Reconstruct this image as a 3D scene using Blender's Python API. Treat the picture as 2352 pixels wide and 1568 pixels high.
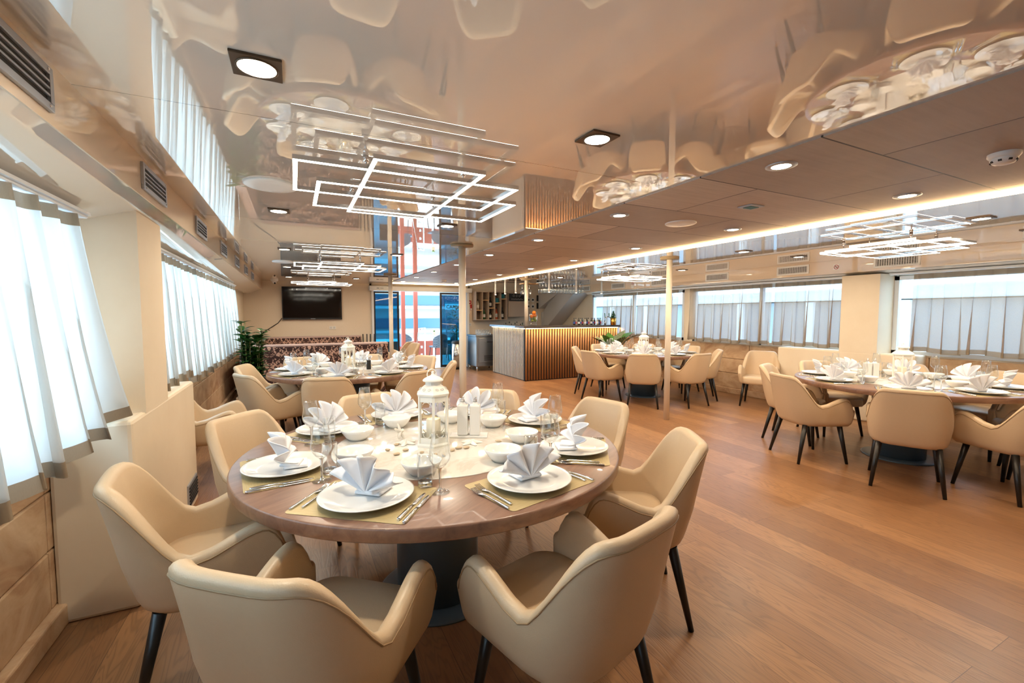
import bpy, bmesh, math, random
from mathutils import Vector, Matrix
random.seed(7)
PI = math.pi
D = bpy.data
SC = bpy.context.scene
COL = SC.collection
for o in list(D.objects):
    D.objects.remove(o)

# ------------------------------------------------------------------ camera
CAM_H = 1.41
cam = D.cameras.new('camera')
cam.sensor_width = 36.0
cam.lens = 36.0 * 1015.0 / 2352.0
cam.clip_start = 0.05
co = D.objects.new('camera', cam)
COL.objects.link(co)
co.location = (0, 0, CAM_H)
co.rotation_euler = (math.radians(90 - 3.4955), 0, math.radians(-26.183))
SC.camera = co

# ------------------------------------------------------------------ world and exposure
W = D.worlds.new('overcast_sky')
SC.world = W
W.use_nodes = True
wn = W.node_tree
bg = wn.nodes['Background']
tc = wn.nodes.new('ShaderNodeTexCoord')
sep = wn.nodes.new('ShaderNodeSeparateXYZ')
wr = wn.nodes.new('ShaderNodeValToRGB')
wr.color_ramp.elements[0].position = 0.46
wr.color_ramp.elements[0].color = (0.45, 0.62, 0.75, 1)
wr.color_ramp.elements[1].position = 0.56
wr.color_ramp.elements[1].color = (0.56, 0.80, 1.0, 1)
mp = wn.nodes.new('ShaderNodeMath'); mp.operation = 'MULTIPLY_ADD'
mp.inputs[1].default_value = 0.5; mp.inputs[2].default_value = 0.5
wn.links.new(tc.outputs['Generated'], sep.inputs[0])
wn.links.new(sep.outputs['Z'], mp.inputs[0])
wn.links.new(mp.outputs[0], wr.inputs[0])
wn.links.new(wr.outputs[0], bg.inputs[0])
bg.inputs[1].default_value = 5.2
SC.view_settings.view_transform = 'Standard'
SC.view_settings.look = 'None'
SC.view_settings.exposure = 0.86
SC.view_settings.gamma = 1.0
SC.view_settings.use_curve_mapping = False
SC.cycles.use_denoising = True
SC.cycles.caustics_reflective = False
SC.cycles.caustics_refractive = False
SC.cycles.max_bounces = 8
SC.cycles.diffuse_bounces = 4
SC.cycles.glossy_bounces = 4
SC.cycles.transmission_bounces = 6
SC.cycles.transparent_max_bounces = 24
SC.cycles.sample_clamp_indirect = 8.0

LAMP = (1.0, 0.86, 0.66)       # warm white lamps
P_DOWN = 5.0                   # watts per ceiling downlight
P_CHAND = 26.0                 # watts per light frame set
E_LED = 10.0                    # glow of the light frames

def portal(name, loc, rot, sx, sy):
    l = D.lights.new(name, 'AREA'); l.shape = 'RECTANGLE'; l.size = sx; l.size_y = sy
    l.cycles.is_portal = True
    o = D.objects.new(name, l); COL.objects.link(o); o.location = loc; o.rotation_euler = rot
    return o
portal('window_portal', (-1.15, 0.9, 1.38), (0, -PI/2, 0), 1.1, 3.6)
portal('window_portal', (-1.15, 5.7, 1.38), (0, -PI/2, 0), 1.1, 4.9)
portal('window_portal', (7.25, 1.2, 1.42), (0, PI/2, 0), 1.1, 3.8)
portal('window_portal', (7.25, 6.4, 1.42), (0, PI/2, 0), 1.1, 6.2)
portal('door_portal', (2.95, 11.5, 1.0), (PI/2, 0, 0), 2.6, 2.1)

# ------------------------------------------------------------------ materials
def lin(c):
    return tuple(((v/255)/12.92 if v/255 <= 0.04045 else ((v/255+0.055)/1.055)**2.4) for v in c)

class NT:
    def __init__(s, m):
        s.t = m.node_tree; s.n = s.t.nodes; s.l = s.t.links
    def new(s, typ, ins=None, **kw):
        n = s.n.new('ShaderNode' + typ)
        for k, v in kw.items():
            setattr(n, k, v)
        for k, v in (ins or {}).items():
            sk = n.inputs[k]
            if hasattr(v, 'is_linked') or isinstance(v, bpy.types.NodeSocket):
                s.l.new(v, sk)
            else:
                sk.default_value = v
        return n
    def math(s, op, a, b=0.0, c=0.0):
        return s.new('Math', {0: a, 1: b, 2: c}, operation=op).outputs[0]
    def ramp(s, f, stops, interp='LINEAR'):
        r = s.new('ValToRGB', {0: f})
        r.color_ramp.interpolation = interp
        e = r.color_ramp.elements
        while len(e) < len(stops):
            e.new(0.5)
        for i, (p, c) in enumerate(stops):
            e[i].position = p
            e[i].color = (*c[:3], 1)
        return r.outputs[0]
    def mix(s, f, a, b, bt='MIX'):
        n = s.new('Mix', {0: f}, data_type='RGBA', blend_type=bt)
        for k, v in ((6, a), (7, b)):
            if isinstance(v, bpy.types.NodeSocket): s.l.new(v, n.inputs[k])
            else: n.inputs[k].default_value = (*v[:3], 1)
        return n.outputs[2]
    def obj(s, scale=(1, 1, 1), loc=(0, 0, 0)):
        t = s.new('TexCoord')
        return s.new('Mapping', {0: t.outputs['Object'], 1: loc, 3: scale}).outputs[0]
    def noise(s, v, scale, detail=3, rough=0.5, dist=0.0):
        return s.new('TexNoise', {'Vector': v, 'Scale': scale, 'Detail': detail, 'Roughness': rough, 'Distortion': dist}).outputs[0]
    def bump(s, h, strength, dist=0.01):
        return s.new('Bump', {'Height': h, 'Strength': strength, 'Distance': dist}).outputs[0]

MATS = {}
def mat(name, col=(200, 200, 200), rough=0.5, metal=0.0, spec=0.5, coat=0.0, emit=None, es=0.0, trans=0.0, ior=1.5):
    m = D.materials.new(name); m.use_nodes = True
    b = m.node_tree.nodes['Principled BSDF']
    b.inputs['Base Color'].default_value = (*lin(col), 1)
    b.inputs['Roughness'].default_value = rough
    b.inputs['Metallic'].default_value = metal
    b.inputs['Specular IOR Level'].default_value = spec
    b.inputs['Coat Weight'].default_value = coat
    b.inputs['Coat Roughness'].default_value = 0.03
    b.inputs['IOR'].default_value = ior
    b.inputs['Transmission Weight'].default_value = trans
    if emit:
        b.inputs['Emission Color'].default_value = (*emit, 1)
        b.inputs['Emission Strength'].default_value = es
    MATS[name] = m
    return m
def link_in(m, nt, sock, out):
    nt.l.new(out, m.node_tree.nodes['Principled BSDF'].inputs[sock])

# plain
M_black = mat('black_lacquer', (22, 20, 19), 0.35)
M_white = mat('white_paint', (235, 233, 228), 0.4)
M_porc = mat('white_porcelain', (228, 227, 224), 0.12, coat=0.3)
M_steel = mat('polished_steel', (220, 220, 222), 0.12, 1.0)
M_brush = mat('brushed_steel', (165, 168, 172), 0.32, 1.0)
M_alu = mat('grey_aluminium', (176, 182, 192), 0.4, 0.6)
M_bronze = mat('bronze_plate', (84, 66, 50), 0.4, 0.5)
M_dark = mat('dark_void', (28, 25, 22), 0.6)
M_darkwood = mat('dark_counter', (74, 62, 54), 0.3)
M_post = mat('cream_post_paint', (232, 220, 200), 0.35)
M_flange = mat('post_flange_paint', (150, 132, 100), 0.4)
M_ped = mat('window_tinted_metal', (98, 114, 126), 0.35, 0.3)  # blue of the window light on the pedestals is put into the grey
M_lant = mat('cream_lantern_paint', (236, 232, 222), 0.45)
M_candle = mat('candle_wax', (245, 236, 215), 0.5)
M_flame = mat('flame', (255, 220, 150), 0.5, emit=(1, 0.62, 0.25), es=30)
M_led = mat('light_frame_diffuser', (255, 250, 240), 0.5, emit=(1.0, 0.92, 0.78), es=E_LED)
M_ledstrip = mat('warm_light_strip', (255, 225, 180), 0.5, emit=(1.0, 0.66, 0.33), es=11)
M_lamp = mat('lamp_face', (255, 240, 220), 0.5, emit=(1.0, 0.84, 0.6), es=22)
M_pebble = mat('beige_pebble', (190, 168, 140), 0.6)
M_star = mat('white_starfish', (238, 232, 222), 0.7)
M_tv = mat('tv_screen', (12, 8, 9), 0.06, spec=0.7)
M_tvframe = mat('tv_frame', (30, 27, 28), 0.3)
M_red = mat('red_plastic', (175, 30, 30), 0.4)
M_teal = mat('teal_box', (10, 110, 120), 0.5)
M_cab = mat('taupe_cabinet', (172, 150, 128), 0.5)
M_cabin = mat('cabinet_inside', (120, 104, 90), 0.6)
M_shelfwood = mat('shelf_board', (190, 150, 100), 0.5)
M_grey = mat('grey_panel_paint', (198, 194, 190), 0.5)
M_stair = mat('stair_underside_paint', (196, 193, 190), 0.55)
M_orange = mat('orange_peel', (240, 130, 20), 0.5)
M_lime = mat('green_lime', (110, 125, 40), 0.5)
M_gold = mat('gold_pot', (205, 160, 80), 0.25, 1.0)
M_pot = mat('tan_pot', (186, 148, 112), 0.6)
M_soil = mat('soil', (50, 38, 28), 0.9)
M_chalk = mat('chalkboard', (25, 23, 22), 0.6)
M_chalkmark = mat('chalk_line', (200, 195, 185), 0.8)
M_frame = mat('window_frame_paint', (222, 226, 230), 0.4)
M_boat = mat('neighbour_boat_paint', (216, 222, 226), 0.5)
M_boatwin = mat('neighbour_boat_panel', (132, 142, 152), 0.35)
M_bldg = mat('quay_building_plaster', (190, 194, 196), 0.7)
M_bldgwin = mat('quay_building_glazing', (74, 112, 134), 0.2)
M_terra = mat('terracotta_post_paint', (150, 68, 50), 0.5)
M_deck = mat('pale_deck', (214, 210, 204), 0.6)
M_plastic = mat('white_plastic', (238, 237, 234), 0.35)
M_bin = mat('bin_steel', (185, 187, 190), 0.22, 1.0)
M_stem = mat('plant_stem', (110, 100, 55), 0.6)
M_sock = mat('socket_plate', (225, 218, 205), 0.4)
M_cablem = mat('black_cable', (30, 22, 18), 0.5)

# glossy stretched ceiling and lacquered bulkheads: a mirror coat over a diffuse base
def lacquer(name, col, lo, hi, pw, rough, seams=False):
    m = D.materials.new(name); m.use_nodes = True
    nt = NT(m); nt.n.clear()
    out = nt.new('OutputMaterial')
    c = lin(col)
    if seams:
        sx = nt.new('SeparateXYZ', {0: nt.obj()})
        fr = nt.math('ABSOLUTE', nt.math('SUBTRACT', nt.math('FRACT', nt.math('ADD', nt.math('DIVIDE', sx.outputs['Y'], 2.05), 0.55)), 0.5))
        c = nt.mix(nt.math('LESS_THAN', fr, 0.0012), c, tuple(x*0.35 for x in c))
        df = nt.new('BsdfDiffuse', {0: c})
    else:
        df = nt.new('BsdfDiffuse', {0: (*c, 1)})
    gl = nt.new('BsdfGlossy', {0: (1, 0.99, 0.97, 1), 'Roughness': rough})
    fc = nt.new('LayerWeight', {0: 0.5}).outputs['Facing']
    f = nt.math('MULTIPLY_ADD', nt.math('POWER', fc, pw), hi-lo, lo)
    nt.l.new(nt.new('MixShader', {0: f, 1: df.outputs[0], 2: gl.outputs[0]}).outputs[0], out.inputs[0])
    return m
M_ceil = lacquer('glossy_ceiling', (228, 217, 204), 0.075, 0.92, 2.2, 0.012, True)
M_fascia = lacquer('glossy_bulkhead', (228, 208, 184), 0.05, 0.75, 3.0, 0.03)
M_soffit = lacquer('glossy_soffit', (230, 224, 214), 0.12, 0.92, 2.0, 0.02)

# wooden floor, boards along Y
M_floor = mat('oak_floor', (170, 115, 75), 0.33)
nt = NT(M_floor)
t = nt.new('TexCoord')
rot = nt.new('Mapping', {0: t.outputs['Object'], 2: (0, 0, PI/2)}).outputs[0]
br = nt.new('TexBrick', {'Vector': rot, 'Color1': (0, 0, 0, 1), 'Color2': (1, 1, 1, 1), 'Mortar': (0.5, 0.5, 0.5, 1), 'Scale': 1.0,
                         'Mortar Size': 0.0011, 'Brick Width': 1.9, 'Row Height': 0.185, 'Bias': 0.0}, offset=0.37, offset_frequency=2)
tone = br.outputs['Color']
sepc = nt.new('SeparateColor', {0: tone}).outputs[0]
off = nt.new('CombineXYZ', {0: nt.math('MULTIPLY', sepc, 13.0), 1: nt.math('MULTIPLY', sepc, 31.0), 2: 0.0}).outputs[0]
gv = nt.new('VectorMath', {0: t.outputs['Object'], 1: off}, operation='ADD').outputs[0]
gm = nt.new('Mapping', {0: gv, 3: (7.0, 0.75, 1)}).outputs[0]
g1 = nt.noise(gm, 1.6, 2, 0.5, 0.6)
rings = nt.math('SINE', nt.math('MULTIPLY', g1, 95.0))
rings = nt.math('POWER', nt.math('MULTIPLY_ADD', rings, 0.5, 0.5), 3.0)
gf = nt.new('Mapping', {0: gv, 3: (90.0, 3.0, 1)}).outputs[0]
g2 = nt.noise(gf, 1.0, 4, 0.6)
basec = nt.ramp(sepc, [(0.0, lin((142, 100, 66))), (0.5, lin((158, 114, 76))), (1.0, lin((176, 130, 88)))])
c1 = nt.mix(nt.math('MULTIPLY', rings, 0.42), basec, lin((108, 76, 54)))
c2 = nt.mix(nt.math('MULTIPLY', nt.math('SUBTRACT', g2, 0.35), 0.5), c1, lin((120, 84, 60)))
c3 = nt.mix(br.outputs['Fac'], c2, lin((96, 66, 46)))
link_in(M_floor, nt, 'Base Color', c3)
link_in(M_floor, nt, 'Roughness', nt.math('MULTIPLY_ADD', g2, 0.16, 0.24))
link_in(M_floor, nt, 'Normal', nt.bump(nt.math('SUBTRACT', nt.math('ADD', nt.math('MULTIPLY', rings, -0.3), nt.math('MULTIPLY', g2, 0.3)), br.outputs['Fac']), 0.25, 0.003))

# wooden ceiling tiles
M_ctile = mat('wood_ceiling_tiles', (150, 110, 84), 0.5)
nt = NT(M_ctile)
t = nt.new('TexCoord')
mv = nt.new('Mapping', {0: t.outputs['Object'], 1: (-1.843, -0.506, 0)}).outputs[0]
br = nt.new('TexBrick', {'Vector': mv, 'Color1': (0, 0, 0, 1), 'Color2': (1, 1, 1, 1), 'Mortar': (0.5, 0.5, 0.5, 1), 'Scale': 1.0,
                         'Mortar Size': 0.0045, 'Brick Width': 1.22, 'Row Height': 0.612}, offset=0.5, offset_frequency=2)
sepc = nt.new('SeparateColor', {0: br.outputs['Color']}).outputs[0]
gn = nt.noise(nt.new('Mapping', {0: t.outputs['Object'], 3: (3.0, 45.0, 1)}).outputs[0], 1.0, 4, 0.6)
gn2 = nt.noise(t.outputs['Object'], 5.0, 3)
bc = nt.ramp(sepc, [(0, lin((158, 146, 136))), (1, lin((222, 210, 200)))])
bc = nt.mix(nt.math('MULTIPLY', gn, 0.85), bc, lin((140, 124, 112)))
bc = nt.mix(nt.math('MULTIPLY', gn2, 0.3), bc, lin((214, 196, 182)))
link_in(M_ctile, nt, 'Base Color', nt.mix(br.outputs['Fac'], bc, lin((40, 26, 18))))
link_in(M_ctile, nt, 'Normal', nt.bump(nt.math('SUBTRACT', nt.math('MULTIPLY', gn, 0.2), br.outputs['Fac']), 0.4, 0.006))

# walnut table
M_walnut = mat('walnut_table', (138, 92, 70), 0.28, coat=0.15)
nt = NT(M_walnut)
v = nt.obj((3.0, 26.0, 26.0))
n1 = nt.noise(v, 1.0, 4, 0.6, 0.8)
n2 = nt.noise(nt.obj((2, 6, 6)), 1.6, 2)
c = nt.ramp(n1, [(0.25, lin((102, 74, 60))), (0.55, lin((138, 104, 84))), (0.8, lin((160, 124, 100)))])
link_in(M_walnut, nt, 'Base Color', nt.mix(nt.math('MULTIPLY', n2, 0.5), c, lin((134, 98, 80))))

# marble inlay
M_marble = mat('white_marble', (236, 230, 220), 0.08, coat=0.5)
nt = NT(M_marble)
n1 = nt.noise(nt.obj(), 3.0, 6, 0.6, 1.6)
vein = nt.math('SUBTRACT', 1.0, nt.math('MULTIPLY', nt.math('ABSOLUTE', nt.math('SUBTRACT', n1, 0.5)), 22.0))
link_in(M_marble, nt, 'Base Color', nt.mix(nt.math('MULTIPLY', nt.new('Clamp', {0: vein}).outputs[0], 0.35), lin((222, 216, 206)), lin((190, 174, 154))))

# leather
M_leather = mat('cream_leather', (208, 182, 148), 0.38)
nt = NT(M_leather)
vn = nt.new('TexVoronoi', {'Vector': nt.obj(), 'Scale': 260.0}).outputs[0]
n1 = nt.noise(nt.obj(), 60, 3)
link_in(M_leather, nt, 'Normal', nt.bump(nt.math('ADD', vn, n1), 0.12, 0.002))
link_in(M_leather, nt, 'Base Color', nt.mix(nt.math('MULTIPLY', n1, 0.25), lin((210, 184, 150)), lin((196, 168, 134))))
M_piping = mat('leather_seam', (170, 140, 104), 0.5)

# suede wall panels
M_suede = mat('tan_suede_panel', (196, 160, 122), 0.75)
nt = NT(M_suede)
n1 = nt.noise(nt.obj((1, 0.6, 1)), 5.0, 5, 0.62, 1.0)
n2 = nt.noise(nt.obj((8, 2, 8)), 9.0, 3)
c = nt.ramp(n1, [(0.3, lin((166, 126, 92))), (0.5, lin((198, 164, 128))), (0.72, lin((216, 188, 154)))])
link_in(M_suede, nt, 'Base Color', nt.mix(nt.math('MULTIPLY', n2, 0.25), c, lin((180, 142, 108))))
M_cream = mat('cream_wall_panel', (226, 204, 170), 0.55)
nt = NT(M_cream)
n1 = nt.noise(nt.obj(), 3.0, 4, 0.6)
n3 = nt.noise(nt.obj((1, 1, 0.08)), 130.0, 2)
link_in(M_cream, nt, 'Base Color', nt.mix(n1, lin((220, 202, 174)), lin((232, 218, 194))))
link_in(M_cream, nt, 'Normal', nt.bump(n3, 0.08, 0.002))
M_wallpaper = mat('beige_wallpaper', (212, 192, 166), 0.7)
nt = NT(M_wallpaper)
n1 = nt.noise(nt.obj((1, 1, 3)), 40.0, 4, 0.7)
link_in(M_wallpaper, nt, 'Base Color', nt.mix(n1, lin((214, 196, 170)), lin((230, 214, 192))))

# damask upholstery
M_damask = mat('damask_fabric', (190, 150, 130), 0.8)
nt = NT(M_damask)
t = nt.new('TexCoord')
sx = nt.new('SeparateXYZ', {0: t.outputs['Object']})
hx = nt.math('ADD', sx.outputs['X'], sx.outputs['Y'])
u = nt.math('PINGPONG', hx, 0.14)
colid = nt.math('FLOOR', nt.math('DIVIDE', nt.math('ADD', hx, 0.14), 0.28))
zz = nt.math('ADD', sx.outputs['Z'], nt.math('MULTIPLY', colid, 0.17))
w = nt.math('MODULO', nt.math('ADD', zz, 20.0), 0.34)
dv = nt.new('CombineXYZ', {0: u, 1: w, 2: 0.0}).outputs[0]
n1 = nt.noise(dv, 17.0, 2.5, 0.55, 1.4)
edge = nt.math('ABSOLUTE', nt.math('SUBTRACT', nt.math('ADD', nt.math('MULTIPLY', u, 1.0), nt.math('MULTIPLY', nt.math('ABSOLUTE', nt.math('SUBTRACT', w, 0.17)), 0.8)), 0.15))
f = nt.math('GREATER_THAN', nt.math('ADD', n1, nt.math('MULTIPLY', edge, 0.8)), 0.49)
link_in(M_damask, nt, 'Base Color', nt.mix(f, lin((196, 156, 136)), lin((56, 30, 26))))
M_sofatop = mat('mauve_sofa_trim', (176, 150, 142), 0.7)
M_sofaseat = mat('brown_sofa_seat', (90, 58, 46), 0.6)

# placemat, slats
M_mat = mat('gold_placemat', (176, 156, 102), 0.42, 0.25)
nt = NT(M_mat)
n1 = nt.noise(nt.obj((1, 20, 1)), 14.0, 3)
link_in(M_mat, nt, 'Base Color', nt.mix(n1, lin((164, 142, 98)), lin((206, 186, 138))))
M_slat = mat('oak_slat', (150, 102, 58), 0.42)
nt = NT(M_slat)
n1 = nt.noise(nt.obj((40, 40, 3)), 1.0, 3)
link_in(M_slat, nt, 'Base Color', nt.mix(n1, lin((128, 84, 46)), lin((174, 122, 72))))
M_slat2 = mat('door_lit_slat', (226, 220, 208), 0.35)  # oak battens too; light from the doors is put into this pale colour
M_napkin = mat('white_linen_napkin', (230, 230, 234), 0.8)
M_napkin.node_tree.nodes['Principled BSDF'].inputs['Subsurface Weight'].default_value = 0.0

def curtain_mat(name, col, clear, tl):
    m = D.materials.new(name); m.use_nodes = True
    nt = NT(m); nt.n.clear()
    out = nt.new('OutputMaterial')
    n1 = nt.noise(nt.obj((60, 60, 14)), 6.0, 3)
    c = nt.mix(n1, tuple(x*0.82 for x in lin(col)), lin(col))
    df = nt.new('BsdfDiffuse', {0: c}); tr = nt.new('BsdfTranslucent', {0: c})
    tp = nt.new('BsdfTransparent', {0: (0.96, 0.97, 1, 1)})
    a = nt.new('MixShader', {0: tl, 1: df.outputs[0], 2: tr.outputs[0]})
    b = nt.new('MixShader', {0: nt.math('MULTIPLY', nt.math('ADD', n1, 0.5), clear), 1: a.outputs[0], 2: tp.outputs[0]})
    nt.l.new(b.outputs[0], out.inputs[0])
    return m
M_cur_l = curtain_mat('backlit_sheer', (226, 224, 218), 0.15, 0.7)  # right curtains' fabric with the sky's backlight put into a paler colour
M_cur_r = curtain_mat('sheer_taupe', (186, 160, 134), 0.31, 0.5)
M_hem = curtain_mat('linen_hem', (158, 140, 118), 0.03, 0.25)

def glass_mat(name, tint, refl=1.0, base=0.02):
    m = D.materials.new(name); m.use_nodes = True
    nt = NT(m); nt.n.clear()
    out = nt.new('OutputMaterial')
    fz = nt.math('POWER', nt.new('LayerWeight', {0: 0.5}).outputs['Facing'], 4.0)
    gl = nt.new('BsdfGlossy', {0: (1, 1, 1, 1), 'Roughness': 0.02})
    lw = nt.new('LayerWeight', {0: 0.25}).outputs['Facing']
    tcol = nt.mix(nt.math('POWER', lw, 3.0), tint, tuple(x*0.62 for x in tint))
    tp = nt.new('BsdfTransparent', {0: tcol})
    b = nt.new('MixShader', {0: nt.math('MINIMUM', nt.math('MULTIPLY_ADD', fz, refl*0.85, base+0.03), 1.0), 1: tp.outputs[0], 2: gl.outputs[0]})
    nt.l.new(b.outputs[0], out.inputs[0])
    return m
M_glass = glass_mat('clear_glass', (0.97, 0.98, 0.98), 1.0, 0.02)
M_pane = glass_mat('window_glass', (0.93, 0.97, 1.0), 0.8, 0.0)
M_doorglass = glass_mat('blue_door_glass', (0.10, 0.33, 0.43), 0.9, 0.02)
M_glassbase = mat('solid_glass', (255, 255, 255), 0.02, trans=1.0, ior=1.48)

def leafmat(name, c1, c2, stripe=False):
    m = mat(name, c1, 0.35)
    nt = NT(m)
    n1 = nt.noise(nt.obj(), 14.0, 2)
    c = nt.mix(n1, lin(c1), lin(c2))
    link_in(m, nt, 'Base Color', c)
    return m
M_leaf = leafmat('dark_green_leaf', (28, 66, 24), (62, 112, 44))
M_leaf2 = leafmat('bright_green_leaf', (48, 100, 30), (96, 140, 50))
M_leafs = mat('striped_leaf', (30, 60, 32), 0.4)
nt = NT(M_leafs)
sx = nt.new('SeparateXYZ', {0: nt.obj()})
st = nt.math('GREATER_THAN', nt.math('SINE', nt.math('MULTIPLY', nt.math('ADD', sx.outputs['X'], sx.outputs['Z']), 190.0)), 0.55)
link_in(M_leafs, nt, 'Base Color', nt.mix(st, lin((30, 62, 32)), lin((190, 196, 160))))
M_weave = mat('grey_weave', (100, 105, 115), 0.7)
nt = NT(M_weave)
ck = nt.new('TexChecker', {'Vector': nt.obj(), 'Color1': (*lin((36, 40, 50)), 1), 'Color2': (*lin((110, 116, 124)), 1), 'Scale': 40.0})
link_in(M_weave, nt, 'Base Color', ck.outputs[0])
M_bottles = [mat('dark_wine_bottle', (26, 22, 18), 0.1), mat('green_bottle', (30, 80, 34), 0.1), mat('rose_bottle', (196, 88, 52), 0.12), mat('clear_bottle', (170, 160, 140), 0.1)]
M_label = mat('bottle_label', (232, 226, 214), 0.6)
M_cap = [mat('blue_bottle_label', (60, 80, 150), 0.5), mat('red_bottle_label', (170, 50, 60), 0.5), mat('white_bottle_label', (225, 225, 230), 0.5)]

# ------------------------------------------------------------------ mesh helpers
class B:
    """collects shapes, links them as one mesh object"""
    def __init__(s): s.bm = bmesh.new()
    def box(s, c, d, rz=0.0, mi=0, bev=0.0, m=None):
        r = bmesh.ops.create_cube(s.bm, size=1.0)
        vs = r['verts']
        bmesh.ops.scale(s.bm, vec=d, verts=vs)
        if bev > 0:
            es = list({e for v in vs for e in v.link_edges})
            q = bmesh.ops.bevel(s.bm, geom=es, offset=bev, segments=2, profile=0.5, affect='EDGES')
            vs = list({v for f in q['faces'] for v in f.verts} | {v for v in vs if v.is_valid})
        M = Matrix.Translation(c) @ Matrix.Rotation(rz, 4, 'Z')
        if m is not None: M = m @ M
        bmesh.ops.transform(s.bm, matrix=M, verts=vs)
        for f in {f for v in vs for f in v.link_faces}: f.material_index = mi
        return s
    def cyl(s, p0, p1, r0, r1=None, seg=16, mi=0, caps=True):
        p0 = Vector(p0); p1 = Vector(p1); r1 = r0 if r1 is None else r1
        d = p1 - p0
        r = bmesh.ops.create_cone(s.bm, cap_ends=caps, segments=seg, radius1=r0, radius2=r1, depth=d.length)
        M = Matrix.Translation((p0 + p1)/2) @ d.to_track_quat('Z', 'Y').to_matrix().to_4x4()
        bmesh.ops.transform(s.bm, matrix=M, verts=r['verts'])
        for f in {f for v in r['verts'] for f in v.link_faces}: f.material_index = mi; f.smooth = len(f.verts) == 4
        return s
    def lathe(s, prof, seg=24, c=(0, 0, 0), mi=0, smooth=True, ph=0.0):
        rings = []
        for r, z in prof:
            if r < 1e-5: rings.append([s.bm.verts.new((c[0], c[1], c[2]+z))])
            else: rings.append([s.bm.verts.new((c[0]+r*math.cos(ph+2*PI*i/seg), c[1]+r*math.sin(ph+2*PI*i/seg), c[2]+z)) for i in range(seg)])
        for a, b in zip(rings, rings[1:]):
            for i in range(seg):
                j = (i+1) % seg
                if len(a) == 1 and len(b) == 1: continue
                if len(a) == 1: vs = [a[0], b[j], b[i]]
                elif len(b) == 1: vs = [a[i], a[j], b[0]]
                else: vs = [a[i], a[j], b[j], b[i]]
                f = s.bm.faces.new(vs); f.smooth = smooth; f.material_index = mi
        return s
    def grid(s, fn, nu, nv, mi=0, smooth=True, wrap=False):
        g = [[s.bm.verts.new(fn(i/nu, j/nv)) for j in range(nv+1)] for i in range(nu if wrap else nu+1)]
        n = len(g)
        for i in range(nu):
            for j in range(nv):
                f = s.bm.faces.new([g[i][j], g[(i+1) % n][j], g[(i+1) % n][j+1], g[i][j+1]])
                f.smooth = smooth; f.material_index = mi
        return s
    def tube(s, pts, r, seg=8, closed=False, mi=0):
        P = [Vector(p) for p in pts]; n = len(P); rings = []
        for i, p in enumerate(P):
            a = P[(i-1) % n] if (closed or i > 0) else P[i]
            b = P[(i+1) % n] if (closed or i < n-1) else P[i]
            t = (b-a).normalized()
            up = Vector((0, 0, 1)) if abs(t.z) < 0.95 else Vector((1, 0, 0))
            x = t.cross(up).normalized(); y = x.cross(t)
            rings.append([s.bm.verts.new(p + (x*math.cos(2*PI*k/seg) + y*math.sin(2*PI*k/seg))*r) for k in range(seg)])
        for i in range(n if closed else n-1):
            a = rings[i]; b = rings[(i+1) % n]
            for k in range(seg):
                f = s.bm.faces.new([a[k], a[(k+1) % seg], b[(k+1) % seg], b[k]]); f.smooth = True; f.material_index = mi
        if not closed:
            for rg in (rings[0], rings[-1]):
                f = s.bm.faces.new(rg); f.material_index = mi
        return s
    def poly(s, pts, h, mi=0):
        """prism from an outline in XY, between pts z and +h"""
        a = [s.bm.verts.new(p) for p in pts]; b = [s.bm.verts.new((p[0], p[1], p[2]+h)) for p in pts]
        s.bm.faces.new(list(reversed(a))).material_index = mi; s.bm.faces.new(b).material_index = mi
        for i in range(len(a)):
            j = (i+1) % len(a)
            s.bm.faces.new([a[i], a[j], b[j], b[i]]).material_index = mi
        return s
    def mesh(s, name):
        bmesh.ops.recalc_face_normals(s.bm, faces=s.bm.faces)
        me = D.meshes.new(name); s.bm.to_mesh(me); s.bm.free()
        return me
    def build(s, name, mats, parent=None, loc=(0, 0, 0), rz=0.0):
        me = s.mesh(name)
        for m in (mats if isinstance(mats, (list, tuple)) else [mats]): me.materials.append(m)
        o = D.objects.new(name, me); COL.objects.link(o)
        o.location = loc; o.rotation_euler = (0, 0, rz)
        if parent: o.parent = parent
        return o

def tag(o, label=None, cat=None, group=None, kind=None):
    if label: o['label'] = label
    if cat: o['category'] = cat
    if group: o['group'] = group
    if kind: o['kind'] = kind
    return o
def thing(name, label, cat, loc=(0, 0, 0), rz=0.0, group=None):
    o = D.objects.new(name, None); COL.objects.link(o)
    o.empty_display_size = 0.05
    o.location = loc; o.rotation_euler = (0, 0, rz)
    return tag(o, label, cat, group)
def struct(o, label, cat):
    return tag(o, label, cat, None, 'structure')
def dup(root, loc, rz=0.0, label=None, group=None, tilt=None):
    r = root.copy(); COL.objects.link(r); r.location = loc
    r.rotation_euler = (tilt[0], tilt[1], rz) if tilt else (0, 0, rz)
    if label: r['label'] = label
    if group: r['group'] = group
    for ch in KIDS.get(root.name, []):
        c = ch.copy(); COL.objects.link(c); c.parent = r
        for g in KIDS.get(ch.name, []):
            d = g.copy(); COL.objects.link(d); d.parent = c
    return r
KIDS = {}
def family(root):
    """remember the children of a prototype so copies need no search"""
    ks = [o for o in D.objects if o.parent is root]
    KIDS[root.name] = ks
    for k in ks: KIDS[k.name] = [o for o in D.objects if o.parent is k]
    return root
class Proto:
    """the first call places the prototype itself, later calls copy it"""
    def __init__(s, root): s.root = family(root); s.used = False
    def put(s, loc, rz=0.0, label=None, group=None, tilt=None):
        if not s.used:
            s.used = True; o = s.root
            o.location = loc; o.rotation_euler = (tilt[0], tilt[1], rz) if tilt else (0, 0, rz)
            if label: o['label'] = label
            if group: o['group'] = group
            return o
        return dup(s.root, loc, rz, label, group, tilt)
ORD = ['first', 'second', 'third', 'fourth', 'fifth', 'sixth', 'seventh', 'eighth', 'ninth', 'tenth']

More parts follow.
